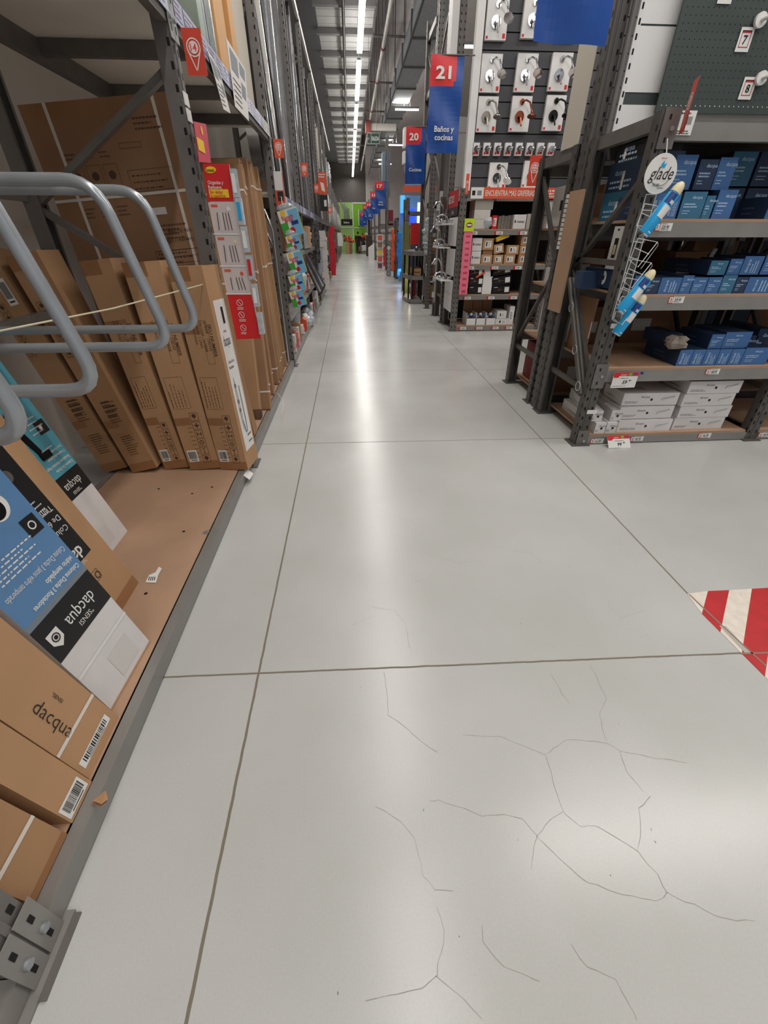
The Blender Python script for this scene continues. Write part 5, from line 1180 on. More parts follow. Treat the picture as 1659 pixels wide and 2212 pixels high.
b = MB(); b.bar(Vector((2.13, 8.07, .85)), Vector((2.28, 8.07, .93)), .03, .02, ORANGE); tag(b.build('orange_clip'), 'orange handle on the white pack of the tap rack', 'handle')
for k in range(3):
    x0 = YP(1006+k*21, 707, 8.07).x; w = .17; t = thing('bin_tray', 'white open tray of chrome fittings at floor level, %s from the left' % NTH[k], 'tray', (x0+w/2, 8.07, Q[0]))
    MB().box((x0, 8.07, Q[0]), (x0+w, 8.075, Q[0]+.11), WHITE_P).box((x0, 8.07, Q[0]), (x0+.004, 8.4, Q[0]+.2), WCARD).box((x0+w-.004, 8.07, Q[0]), (x0+w, 8.4, Q[0]+.2), WCARD).box((x0, 8.39, Q[0]), (x0+w, 8.4, Q[0]+.4), KRAFTD).build('tray', t)
    for q in range(5): 
        b = MB(); b.ball((x0+.03+.028*q, 8.12+.03*(q % 2), Q[0]+.13+.02*(q % 3)), .025, .03, .028, (CHROME, BLUEC, CLEAR)[q % 3], 8, .3); tag(b.build('fitting'), 'small fitting in a white tray on the floor level of the tap rack', 'fitting', 'small fittings in the white trays')
for k, (a, c, h, dz) in enumerate(((1068, 1096, .1, 0), (1070, 1090, .12, .105), (1096, 1106, .3, 0))): gbox(a, c, 707, h, 0, WCARD, 'white packed tap box on the floor level, %s' % ('lower', 'upper', 'upright')[k], dz=dz)
# pink sachet strip
t = thing('sachet_strip', 'long hanging strip of pink sachets under a lime green header at the tap rack corner', 'sachets', (1.76, 7.98, .85))
b = MB(); o = YP(1002, 500, 7.96); b.box(o, o+Vector((.16, .006, .17)), LIME); c = o+Vector((.08, 0, .085)); b.poly([c+Vector((.05*math.cos(a), -.001, .035*math.sin(a))) for a in [2*PI*k/16 for k in range(16)]], mat('violet_logo', (150, 40, 120), .4)); b.quad(c+Vector((-.035, 0, -.012)), X_*.07, Z_*.024, WHITE, .003); b.build('header', t)
for k in range(10):
    py = 500+k*13.2; pxs = 1002-k*1.1; o = YP(pxs, py, 7.97-.004*k); b = MB(); w = .15; h = .12
    b.hexa([o+Vector((0, 0, -h)), o+Vector((w, 0, -h+.005)), o+Vector((w, .01, -h)), o+Vector((0, .01, -h)), o+Vector((.012, 0, 0)), o+Vector((w-.01, 0, 0)), o+Vector((w-.01, .006, 0)), o+Vector((.012, .006, 0))], PINK)
    b.quad(o+Vector((w*.3, 0, -h*.8)), X_*w*.45, Z_*h*.35, mat('sachet_mark', (196, 70, 96), .4), .003); b.build('sachet', t)
# display sink boards on the frame end, with taps
def tap(x, y, z, label, s=1.0):
    t = thing('kitchen_tap', label, 'tap', (x, y, z))
    MB().tube([(x, y, z), (x, y, z+.18*s), (x-.01, y, z+.27*s), (x-.06, y-.02, z+.34*s), (x-.13, y-.03, z+.33*s), (x-.18, y-.04, z+.25*s)], .013, CHROME, 10).build('spout', t)
    b = MB(); b.cyl((x, y, z-.0), (x, y, z+.05), .028, CHROME); b.cyl((x-.1, y, z+.03), (x+.1, y, z+.03), .016, CHROME, 10)
    b.ball((x-.1, y, z+.035), .03, .03, .03, CHROME); b.ball((x+.1, y, z+.035), .03, .03, .03, CHROME); b.build('mixer_body', t)
for k, (z, yy) in enumerate(((1.62, 8.75), (1.28, 8.9), (.80, 8.6))):
    b = MB(); b.box((1.55, yy-.35, z-.02), (1.75, yy+.35, z), WHITE_P); tag(b.build('display_ledge'), 'white display ledge at the end of the tap rack, %s' % ('top', 'middle', 'lowest')[k], 'ledge')
    tap(1.62, yy, z, 'tall chrome kitchen tap on the %s ledge at the tap rack end' % ('top', 'middle', 'lowest')[k], .9); tap(1.66, yy-.24, z, 'short chrome tap on the %s ledge at the tap rack end' % ('top', 'middle', 'lowest')[k], .35)
b = MB(); b.box((1.745, 8.12, .30), (1.75, 8.80, .80), WHITE_P); b.quad((1.744, 8.8, .58), -Y_*.68, Z_*.004, INK, .001); tag(b.build('display_board'), 'lower white panel on the end frame of the tap rack', 'panel')
b = MB(); b.box((1.745, 8.12, .86), (1.75, 8.80, 1.26), WHITE_P); tag(b.build('display_board'), 'middle white panel on the end frame of the tap rack', 'panel')
b = MB(); b.box((1.745, 8.12, 1.30), (1.75, 8.80, 1.70), WHITE_P); b.quad((1.744, 8.6, 1.6), -Y_*.05, Z_*.05, INK, .001); tag(b.build('display_board'), 'upper white panel on the end frame of the tap rack', 'panel')
b = MB(); b.box((1.74, 9.86, .25), (1.80, 9.92, 2.15), WHITE_P)
for k in range(6): b.box((1.70, 9.86, .35+k*.3), (1.74, 9.9, .45+k*.3), WHITE_P)
tag(b.build('white_post'), 'white slotted post at the far corner of the tap rack', 'post')
b = MB(); b.box((1.9, 9.9, 2.0), (2.6, 9.93, 3.2), WHITE_P); b.frame((2.0, 9.9, 2.2), X_*.4, Z_*.8, .02, mat('cream_line', (200, 190, 176), .5), .002); tag(b.build('bath_panel'), 'white moulded bath panel behind the blue aisle 21 banner', 'panel')
# slatted wall and shower displays
b = MB(); zz = 2.06
while zz < 4.9: b.box((1.98, 8.56, zz), (6.2, 8.58, zz+.165), SLATW); zz += .18
b.box((1.98, 8.58, 2.06), (6.2, 8.6, 4.9), INK); tag(b.build('slat_wall'), 'dark grey slatted display wall holding the shower sets', 'panel')
b = MB(); b.box((1.88, 8.50, 2.06), (1.985, 8.62, 5.2), WHITE_P); tag(b.build('white_post'), 'white square post at the left edge of the slatted wall', 'post')
b = MB(); b.box((1.60, 8.9, 3.3), (1.70, 9.2, 5.2), WHITE_P); tag(b.build('white_post'), 'white lit column face above the aisle 21 banner', 'post')
tp = thing('post_rack', 'tall slotted steel frame behind the aisle 21 banner', 'rack', (1.75, 8.9, 0))
for y, n in ((8.93, -Y_), (9.95, Y_), (10.9, -Y_)):
    a = MB(); upright(a, 1.77, y, 0, 5.2, n, .09, .06, STEEL, True); a.build('upright', tp)
a = MB(); braces(a, (1.77, 9.95), (1.77, 10.9), [2.2+.6*k for k in range(6)], STEEL); a.build('brace', tp)
def shower(px, py, w, h, style, label, flag=True):
    y = 8.50; o = YP(px, py, y); t = thing('shower_display', label, 'shower set', o); dp = .07
    b = MB(); b.box(o, o+Vector((w, dp-.012, h)), WHITE_P)
    b.quad(o+Vector((.01, 0, .01)), X_*.03, Z_*.03, mat('tag_red', (190, 40, 60), .5), .001)
    if flag: b.quad(o+Vector((w-.055, 0, .015)), X_*.04, Z_*.05, RED, .001)
    b.build('display_card', t)
    if style == 'mini': 
        m = CHROME; b = MB(); c = o+Vector((w*.5, 0, h*.5)); b.cyl(c, c-Y_*.04, .04, m, 12); b.cyl(c-Y_*.03, c+Vector((.05, -.09, .02)), .014, m, 8); b.ball(c+Vector((.03, -.07, .0)), .03, .03, .03, m); b.build('valve', t); return
    m = {'c': CHROME, 'n': mat('nickel', (150, 144, 134), .3, 1), 'k': BLKMET, 'p': COPPER}[style[0]]
    top = o+Vector((w*.5, 0, h*.84)); val = o+Vector((w*.45, 0, h*.42))
    b = MB(); b.cyl(top, top-Y_*.015, .035, m, 16); b.cyl(val, val-Y_*.02, .068, m, 20); b.cyl(val-Y_*.02, val+Vector((-.0, -.07, 0)), .024, m, 12); b.build('flange', t)
    b = MB(); hd = top+Vector((.10, -.24, -.17)); b.tube([top, top+Vector((.03, -.10, .0)), top+Vector((.06, -.19, -.04)), hd], .012, m, 8); b.build('arm', t)
    b = MB(); ax = Vector((-.1, -.2, -1)).normalized() if 'f' in style else Vector((-.3, -.5, -.8)).normalized(); b.cyl(hd, hd+ax*.03, .03, m, 16, .066); b.cyl(hd+ax*.03, hd+ax*.042, .066, m, 20); b.build('shower_head', t)
    b = MB(); b.bar(val+Vector((0, -.06, 0)), val+Vector((.02, -.08, -.12)), .02, .014, m); b.build('lever', t)
S1 = [(1047, 86, 'c'), (1125, 82, 'c'), (1203, 80, 'c'), (1035, 199, 'c'), (1110, 198, 'c'), (1183, 196, 'c'), (1028, 285, 'nf'), (1099, 284, 'pf'), (1171, 282, 'kf')]
LB = ['top row first', 'top row second, half behind the big blue banner', 'top row third', 'second row first', 'second row middle', 'second row right', 'third row left, nickel', 'third row middle, copper', 'third row right, black']
for (px, py, s), l in zip(S1, LB): shower(px, py, .30, .40, s, 'shower set on a white card, %s' % l, 'p' not in s)
for k in range(8): shower(1020+k*23, 336, .105, .155, 'mini', 'small valve on a white block in the low row, %s from the left' % NTH[k])
shower(1053, 409, .29, .34, 'c', 'shower set on a white card just above the orange header'); shower(1126, 405, .29, .34, 'c', 'white display card half hidden behind the tilted orange pin card')

# ============================================================ BANNERS
def banner(num, text, x, y, label, w=.45, h=1.0, z=3.45, skew=0, fs=.078, rows=None, rz=0):
    t = thing('aisle_banner', label, 'banner', (x, y, z-h), M=Matrix.Translation((x, y, z-h))@Matrix.Rotation(rz, 4, 'Z'))
    N = 14; NH = 20; b = MB()
    def P(i, j): 
        u = i/N; v = j/NH; return Vector((u*w+skew*(1-v), .012*math.sin(u*7+v*3)*(1-v*.7)+.008*math.sin(v*11+u*4), v*h))
    for i in range(N):
        for j in range(NH):
            uu = (i+.5)/N; vv = (j+.5)/NH; b.add([P(i, j), P(i+1, j), P(i+1, j+1), P(i, j+1)], [(0, 1, 2, 3)], REDF if (uu < .80 and vv > .685 and not (uu > .72 and vv < .73)) else BLUEB, True)
    b.build('banner_cloth', t, world=False)
    b = MB()
    if num: b.text(num, (w*.39, -.022, h*.77), X_, Z_, h*.17, WHITE, .03, 'c', off=.002, width=(w*.46 if len(num) > 1 else w*.2))
    for k, s in enumerate(text): b.text(s, (w*.5, -.024, h*.23-k*fs*1.15), X_, Z_, fs*1.15, WHITE, .015, 'c', off=.002)
    if num: b.build('lettering', t, world=False)
    MB().cyl((-.02, 0, h), (w+.05, 0, h), .008, STEEL, 8).cyl((w+.02, 0, h), (w+.14, 0, h), .008, STEEL, 8).build('rod', t, world=False)
    return t
banner('21', ['Baños y', 'cocinas'], 1.17, 7.9, 'blue and red hanging banner for aisle 21 reading Baños y cocinas', skew=-.01)
banner('20', ['Cocinas'], 1.335, 12.3, 'blue and red hanging banner for aisle 20 reading Cocinas', skew=-.0)
banner('17', ['Línea', 'blanca'], 1.215, 23.5, 'blue and red hanging banner for aisle 17, third from the camera', .5)
banner('16', ['Muebles'], 1.223, 28.6, 'blue and red hanging banner for aisle 16, overlapping the aisle 17 banner', .5)
banner('14', ['Zona', 'baños'], 1.267, 37.0, 'fourth hanging blue and red banner down the aisle, beyond aisle 16', .5)
banner('13', ['Pisos'], 1.118, 40.5, 'fifth hanging blue and red banner down the aisle, small and overlapped', .5)
banner('10', ['Luces'], 1.131, 46.0, 'blue and red hanging banner for aisle 10 near the green wall', .5, z=3.2)
banner('9', ['Hogar'], 1.02, 48.5, 'farthest blue and red hanging banner, half hidden by the one for aisle 10', .5, z=3.2)
banner(None, [], 1.115, 3.5, 'large plain lower part of a blue banner at the top of the picture', .47, 1.0, 3.40, rz=.12)

# ============================================================ RIGHT SIDE BEYOND THE TAP AISLE
# bagged goods on the upright at y = 11.5, octagonal shelf stand
t5 = thing('tall_rack', 'tall slotted steel rack beyond the tap aisle, bagged goods on its corner post', 'rack', (1.9, 11.6, 0))
for x, y, n in ((1.86, 11.6, -Y_), (1.80, 12.6, Y_), (3.3, 11.6, -Y_)):
    a = MB(); upright(a, x, y, 0, 5.1, n, .10, .07, STEEL, True); a.build('upright', t5)
a = MB(); braces(a, (1.83, 11.65), (1.8, 12.55), [.4+.6*k for k in range(8)], STEEL); a.build('brace', t5)
bay(t5, 1.92, 3.25, 11.6, 12.6, (.1, .62, 1.1, 1.6, 2.1), -1, STEELD, MDF, .1)
for z in (3.0, 3.9, 4.8): MB().box((1.78, 11.6, z), (1.84, 12.6, z+.1), STEEL).build('cross_bar', t5)
random.seed(9)
b = MB(); 
t = thing('bag_strip', 'strip of clear bagged parts hanging on the corner post beyond the tap aisle', 'bags', (1.80, 11.5, .9))
for k in range(8):
    b = MB(); b.ball((1.80+random.uniform(-.04, .04), 11.45, 1.72-.085*k), .09, .05, .07, CLEAR, 8, .35); b.build('bag', t)
for k in range(4): 
    b = MB(); b.ball((1.83, 11.45, .86-.07*k), .05, .04, .05, CLEAR, 8, .3); b.build('bag', t)
for i, (x, z, w, h, m) in enumerate(((1.95, 1.12, .5, .3, KRAFT), (2.5, 1.12, .5, .35, WCARD), (1.95, .64, .5, .35, KRAFTD), (1.95, .12, .35, .3, KRAFT), (2.4, .12, .4, .3, KRAFT2), (2.0, 1.62, .4, .3, WCARD), (2.5, 1.62, .4, .35, GALV), (2.5, .64, .5, .3, WCARD))):
    b = MB(); b.box((x, 11.7, z), (x+w, 12.4, z+h), m); tag(b.build('boxed_goods'), 'boxed goods on the rack beyond the tap aisle', 'box', 'boxed goods on the rack beyond the tap aisle')
t = thing('display_stand', 'low black display stand with three grey-rimmed shelves beyond the tap aisle', 'stand', (1.6, 12.3, 0))
def oct_(z, h, m1, y0=11.75, s=1.0): return [(1.42, 11.95), (1.50, 11.72), (1.765, 11.72), (1.765, 12.8), (1.46, 12.8), (1.36, 12.6)]
for k, z in enumerate((.10, .62, 1.13)):
    P = oct_(z, 0, 0); b = MB(); n = len(P); b.add([(x, y, z) for x, y in P]+[(x, y, z-.09) for x, y in P], [tuple(range(n))]+[(i, n+i, n+(i+1) % n, (i+1) % n) for i in range(n)], BEAM)
    b.f[0] = tuple(range(n)); b.build('shelf', t)
for (x, y) in ((1.52, 11.76), (1.45, 12.0), (1.74, 11.76), (1.4, 12.6), (1.74, 12.75)): MB().box((x-.02, y-.02, 0), (x+.02, y+.02, 1.13), BLKMET).build('post', t)
MB().box((1.44, 11.78, 0), (1.76, 12.75, .012), BLKMET).build('plinth', t)
b = MB(); b.cyl((1.46, 12.02, .71), (1.72, 12.2, .71), .085, KRAFT, 16); tag(b.build('card_tube'), 'brown tan roll lying on the middle shelf of the black stand', 'roll')
b = MB(); b.box((1.53, 11.79, .625), (1.74, 11.93, .77), KRAFT2); b.text('BOSCH'[::-1] if False else 'dacqua', (1.56, 11.789, .68), X_, Z_, .05, INK, .02, off=.001); tag(b.build('carton'), 'small brown carton with black lettering on the middle shelf of the black stand', 'box')
b = MB(); b.box((1.58, 11.95, 1.13), (1.70, 12.1, 1.19), CHROME).ball((1.62, 11.98, 1.2), .04, .04, .03, CHROME); tag(b.build('chrome_fitting'), 'small chrome fitting on top of the black stand', 'fitting')
b = MB(); b.box((1.55, 12.3, .1), (1.68, 12.4, .52), RED); b.frame((1.55, 12.3, .1), X_*.13, Z_*.42, .01, WHITE_P, .002); tag(b.build('framed_pack'), 'red framed pack standing inside the lower shelf of the black stand', 'pack')
b = MB(); b.box((1.60, 13.1, 1.25), (1.82, 13.14, 1.72), RED); tag(b.build('red_board'), 'plain deep red board behind the black display stand', 'board')
for k in range(5):
    b = MB(); b.cyl((1.5+.03*k, 13.5, .05), (1.42+.05*k, 13.3, 1.75), .012, mat('green_yellow_tube', (150, 160, 70), .5), 8); tag(b.build('garden_cane'), 'thin yellow green tube leaning behind the black stand', 'tube', 'yellow green tubes behind the black stand')
for k in range(4):
    b = MB(); b.cyl((1.86+.05*k, 13.0, .05), (1.86+.07*k, 12.9, 3.3+.2*k), .03, WPROF, 8); tag(b.build('pale_pipe'), 'tall pale pipe standing behind the corner post beyond the tap aisle', 'pipe', 'tall pale pipes beyond the tap aisle')
def low_frames(y, lab, col=STEEL, z1=2.0, x=1.75):
    t = thing('end_rack', lab, 'rack', (x, y, 0))
    for yy, n in ((y, -Y_), (y+.8, Y_)):
        a = MB(); upright(a, x, yy, 0, z1, n, .09, .06, col, True); a.build('upright', t)
    a = MB(); braces(a, (x, y+.05), (x, y+.75), [.4+.55*k for k in range(int((z1-.4)/.55)+1)], col); a.build('brace', t)
    for z in (.1, .6, 1.1, 1.6, 2.0): MB().box((x, y, z-.08), (x+1.5, y+.8, z), col if z != 2 else STEEL).build('shelf', t)
    return t
low_frames(14.0, 'grey rack end behind the red board', z1=2.3, x=1.62); low_frames(19.0, 'grey rack end beside the hanging blue goods', x=1.8); low_frames(23.6, 'grey rack end carrying the round mirrors', z1=5.0, x=1.78); low_frames(29.0, 'grey rack end beside the magazine strip', z1=4.5); low_frames(34.5, 'grey rack end beyond the magazine strip', z1=4.2); low_frames(39.5, 'far grey rack end near the white sloping panel', z1=4.0); low_frames(44, 'farthest grey rack end before the green wall', z1=4.0)
# kitchen showroom with blue light
bl = emis('blue_screen', (30, 70, 240), 2.2); wl = emis('white_screen', (240, 248, 255), 3.2); cy = emis('cyan_screen', (90, 190, 240), 1.2)
t = thing('showroom_booth', 'blue lit appliance booth under the orange strip beside aisle 20', 'booth', (2.3, 17.6, 0))
MB().box((1.78, 18.0, 0), (2.9, 18.1, 2.6), mat('booth_blue', (120, 170, 196), .4)).build('back_panel', t)
MB().box((1.95, 17.2, 0), (2.55, 18.0, 1.75), mat('booth_dark', (52, 56, 72), .4)).build('dark_block', t)
MB().box((1.94, 17.19, 1.75), (2.25, 17.98, 2.2), bl).build('blue_window', t); MB().box((2.27, 16.9, 1.72), (2.75, 16.94, 2.35), wl).build('screen', t)
MB().box((1.90, 17.15, .1), (1.925, 17.18, 1.6), emis('blue_tube', (80, 150, 255), 8)).build('light_tube', t); MB().box((1.8, 17.9, 2.1), (1.95, 17.95, 2.6), cy).build('cyan_panel', t)
MB().box((1.78, 16.9, 2.62), (2.85, 16.96, 2.78), ORANGE).build('header_strip', t)
MB().box((1.72, 13.2, .62), (1.80, 13.5, .66), emis('warm_tube', (255, 220, 170), 6)).build('floor_spot', t)
lamp_area('booth_lamp', (1.66, 13.35, .6), .1, .3, 7, (1, .85, .65))
lamp_area('booth_lamp', (1.75, 16.4, .5), .3, .3, 6, (.6, .7, 1))
for nm, z, h, m, lab in (('range_hood', 3.35, .3, WHITE_P, 'white boxed appliance panel above the orange strip, upper'), ('wall_panel', 3.75, .45, WHITE_P, 'plain white wall panel above the appliances')): 
    b = MB(); b.box((1.78, 17.0, z), (2.7, 17.4, z+h), m); tag(b.build(nm), lab, 'panel')
b = MB(); b.hexa([(1.9, 16.9, 3.1), (2.6, 16.9, 3.1), (2.6, 17.4, 3.1), (1.9, 17.4, 3.1), (1.82, 16.9, 3.28), (2.68, 16.9, 3.28), (2.68, 17.4, 3.28), (1.82, 17.4, 3.28)], WCARD)
for k in range(6): b.quad((1.9+k*.12, 16.9, 3.14), X_*.04, Z_*.08, INK, .01)
tag(b.build('range_hood'), 'white tapered range hood over the appliance shelf', 'appliance')
b = MB(); b.box((1.95, 16.95, 2.98-.1), (2.5, 17.3, 3.1), WCARD)
for k in range(5):
    for j in range(2): b.quad((2.0+k*.09, 16.95, 2.91+j*.09), X_*.05, Z_*.06, mat('sheet_grey', (130, 136, 142), .5), .001)
tag(b.build('boxed_appliance'), 'white carton with printed pictures on the appliance shelf', 'box')
b = MB(); b.box((1.88, 16.9, 2.80), (2.6, 17.3, 2.88), GALV); b.disc((2.1, 16.9, 2.85), X_, Z_, .03, BLUEC, .003); tag(b.build('oven'), 'grey metal oven on the appliance shelf', 'appliance')
b = MB(); b.box((1.80, 16.0, 3.70), (2.9, 16.03, 3.98), mat('sign_grey', (96, 92, 90), .5)); b.quad((1.83, 16.0, 3.72), X_*.18, Z_*.25, WHITE, .002); b.bar((1.92, 15.995, 3.93), (1.92, 15.995, 3.77), .02, .006, INK); b.bar((1.86, 15.995, 3.84), (1.92, 15.995, 3.77), .02, .006, INK); b.bar((1.98, 15.995, 3.84), (1.92, 15.995, 3.77), .02, .006, INK); b.text('Cocinas', (2.1, 15.999, 3.8), X_, Z_, .15, WHITE, .02, off=.002)
tag(b.build('direction_sign'), 'grey hanging sign with a down arrow half hidden by the aisle 20 banner', 'sign')
def hang(name, label, x, y, z0, z1, w, m, cat, n=8): soft_strip(name, label, x, y, z0, z1, w, m, cat, n, .3)
hang('orange_strip', 'orange hanging goods beside the appliance booth', 1.62, 18.6, .35, 1.6, .07, mat('orange_cloth', (236, 90, 40), .6), 'hanging goods')
hang('blue_strip', 'bright blue hanging goods beside the appliance booth', 1.66, 16.6, .30, 1.5, .07, mat('blue_cloth', (40, 130, 220), .6), 'hanging goods')
t = thing('mirror_strip', 'column of round black-rimmed mirrors hanging on a rack end', 'mirrors', (1.60, 20.4, .1))
for k in range(7):
    c = Vector((1.60, 20.4, 1.02-k*.155)); b = MB(); b.cyl(c, c-Y_*.02, .10, BLKMET, 20); b.cyl(c-Y_*.02, c-Y_*.024, .082, WHITE_P if k == 0 else GALV, 20); b.build('round_mirror', t)
t = thing('magazine_strip', 'hanging column of colourful leaflets on a rack end', 'magazines', (1.45, 24.8, .2))
for k in range(5):
    b = MB(); z = 1.5-k*.30; b.hexa([(1.33, 24.8, z-.3), (1.68, 24.8, z-.3), (1.68, 24.85, z-.3), (1.33, 24.85, z-.3), (1.36, 24.86, z), (1.66, 24.86, z), (1.66, 24.9, z), (1.36, 24.9, z)], WHITE_P)
    b.quad((1.39, 24.8, z-.25), X_*.22, Vector((0, .05, .2)), (ORANGE, KRAFTD, YELLOW, ORANGE, mat('plum', (120, 60, 90), .5))[k], .008); b.build('leaflet_holder', t)
b = MB(); b.poly([(1.28, 34.5, 0), (1.75, 34.5, 0), (1.75, 34.5, 1.05), (1.28, 34.5, .75)], WHITE_P); b.box((1.28, 34.51, 0), (1.75, 34.9, .75), WHITE_P); tag(b.build('sloping_panel'), 'white panel with a sloping top standing at the far right of the aisle', 'panel')
b = MB(); b.box((1.25, 38.0, .1), (1.7, 38.5, 1.45), mat('dark_brown', (60, 44, 36), .6)); tag(b.build('brown_cabinet'), 'dark brown cabinet behind the white sloping panel', 'cabinet')
b = MB(); b.box((1.2, 39.0, 1.5), (1.45, 39.1, 1.62), WHITE_P).box((1.4, 38.2, 1.46), (1.6, 38.3, 2.4), DPROF); tag(b.build('white_lamp'), 'small white sign and dark stand over the brown cabinet', 'sign')
b = MB(); b.box((1.7, 27.5, .0), (1.95, 27.8, .9), RED); tag(b.build('red_goods'), 'red boxed goods low on the far right rack end', 'box')
b = MB(); b.box((1.80, 24.2, 1.85), (2.1, 24.25, 2.45), mat('plum_red', (150, 36, 60), .5)); tag(b.build('red_poster'), 'dark red poster on the rack behind the aisle 17 banner', 'poster')
b = MB(); b.box((1.62, 24.6, 3.0), (1.98, 25.4, 4.6), mat('blue_grey_panel', (112, 132, 152), .5)); tag(b.build('partition'), 'tall blue-grey panel beside the steel posts left of the aisle 20 banner', 'panel')
# ============================================================ OVERHEAD SERVICES
t = thing('air_duct', 'galvanised rectangular air duct high on the right', 'duct', (2.35, 10, 6.3))
for k in range(14):
    y = 10+k*2.5; MB().box((2.0, y, 6.2), (2.75, y+2.44, 6.7), GALV).build('duct_section', t); MB().box((1.96, y+2.42, 6.16), (2.79, y+2.5, 6.74), STEEL).build('flange', t)
for k, (x, z, r, lab) in enumerate(((1.28, 6.4, .055, 'long pale sprinkler pipe hung beside the deck'), (1.62, 7.6, .04, 'thin conduit high above the sprinkler pipe'), (1.95, 6.1, .03, 'dark cable run along the left edge of the air duct'), (.06, 6.75, .05, 'black pipe under the corrugated deck'))):
    t = thing('overhead_pipe', lab, 'pipe', (x, 2, z)); MB().cyl((x, 3, z), (x, 49, z), r, (WPROF, STEEL, DPROF, BLKMET)[k], 10).build('pipe', t)
    if k == 0:
        for y in (12, 15, 19, 22.5, 27, 33, 40): MB().cyl((x, y, z), (x, y+.12, z), r*1.45, mat('red_coupling', (130, 60, 50), .5), 12).build('coupling', t)
b = MB(); b.box((1.05, 26.5, 5.6), (2.4, 26.7, 5.85), WBOARD).box((.95, 26.4, 5.5), (1.2, 26.8, 5.95), mat('red_coupling', (130, 60, 50), .5)); tag(b.build('cross_pipe'), 'red and white cross pipe fitting hung in the distance', 'pipe')
for k in range(34):
    x = 1.15+(k % 6)*.32+random.uniform(-.05, .05); y = 14+(k//6)*3.4+random.uniform(-.5, .5); z = 6.3
    b = MB(); b.cyl((x, y, z), (x, y, 9.0), .009, DPROF, 5); tag(b.build('hanging_rod'), 'thin dark threaded rod hanging from the high ceiling', 'rod', 'threaded rods hanging from the high ceiling')
for k in range(5):
    b = MB(); y = 20+k*5; b.cyl((1.0, y, 6.9-.0), (3.2, y, 6.9), .035, STEEL, 8); tag(b.build('cross_pipe'), 'grey crosswise pipe under the high ceiling, %s from the camera' % NTH[k], 'pipe')
b = MB(); o = Vector((.765, 20, 4.22)); b.box(o, o+Vector((.45, .05, .30)), mat('exit_green', (14, 66, 48), .4)); b.frame(o, X_*.45, Z_*.3, .01, WHITE_P, .001); b.quad(o+X_*.14, X_*.008, Z_*.3, WHITE_P, .002)
b.bar(o+Vector((.03, -.003, .14)), o+Vector((.11, -.003, .14)), .014, .004, WHITE_P); b.bar(o+Vector((.03, -.003, .14)), o+Vector((.06, -.003, .18)), .014, .004, WHITE_P); b.bar(o+Vector((.03, -.003, .14)), o+Vector((.06, -.003, .10)), .014, .004, WHITE_P)
b.text('SALIDA', o+Vector((.165, 0, .09)), X_, Z_, .16, WHITE_P, .02, off=.003, width=.26); b.cyl(o+Vector((.1, .02, .3)), o+Vector((.1, .02, 2.8)), .005, STEEL, 5); b.cyl(o+Vector((.35, .02, .3)), o+Vector((.35, .02, 2.8)), .005, STEEL, 5)
tag(b.build('exit_sign'), 'green exit sign with left arrow reading SALIDA hanging over the aisle', 'sign')
# ============================================================ FAR END
b = MB(); b.box((-.75, 48.8, 2.25), (.33, 48.85, 2.75), BLKMET); b.text('Bulbos', (-.5, 48.8, 2.42), X_, Z_, .2, WHITE, .02, off=.003); tag(b.build('dark_sign'), 'black sign with small white lettering before the green wall', 'sign')
t = thing('wall_poster', 'black and white plant picture on the pale green wall above the black sign', 'poster', (-.3, 49.9, 2.8))
b = MB()
for k in range(9): b.tube([(-.5+k*.08, 49.9, 2.8), (-.45+k*.05, 49.9, 3.6), (-.75+k*.12, 49.9, 4.3-.1*k)], .02, DPROF if k % 2 else WHITE_P, 5)
b.build('plant_picture', t)
for k, (x, y, h, m) in enumerate(((-.35, 46, 1.35, KRAFT2), (-.1, 46.5, 1.2, KRAFTD), (.75, 47.5, 1.3, KRAFTD), (1.45, 47.3, 1.4, GALV))):
    b = MB(); b.box((x, y, 0), (x+.3, y+.4, h-.4), m); [b.ball((x+random.uniform(-.2, .5), y+random.uniform(-.1, .3), h-.35+random.uniform(0, .45)), .09, .09, .09, (ORANGE, RED, mat('leaf_dark', (50, 70, 40), .8), ORANGE)[(q+k) % 4], 8, .3) for q in range(14)]
    tag(b.build('flower_stand'), 'orange and red goods piled on a stand before the green wall, %s from the left' % NTH[k], 'stand')
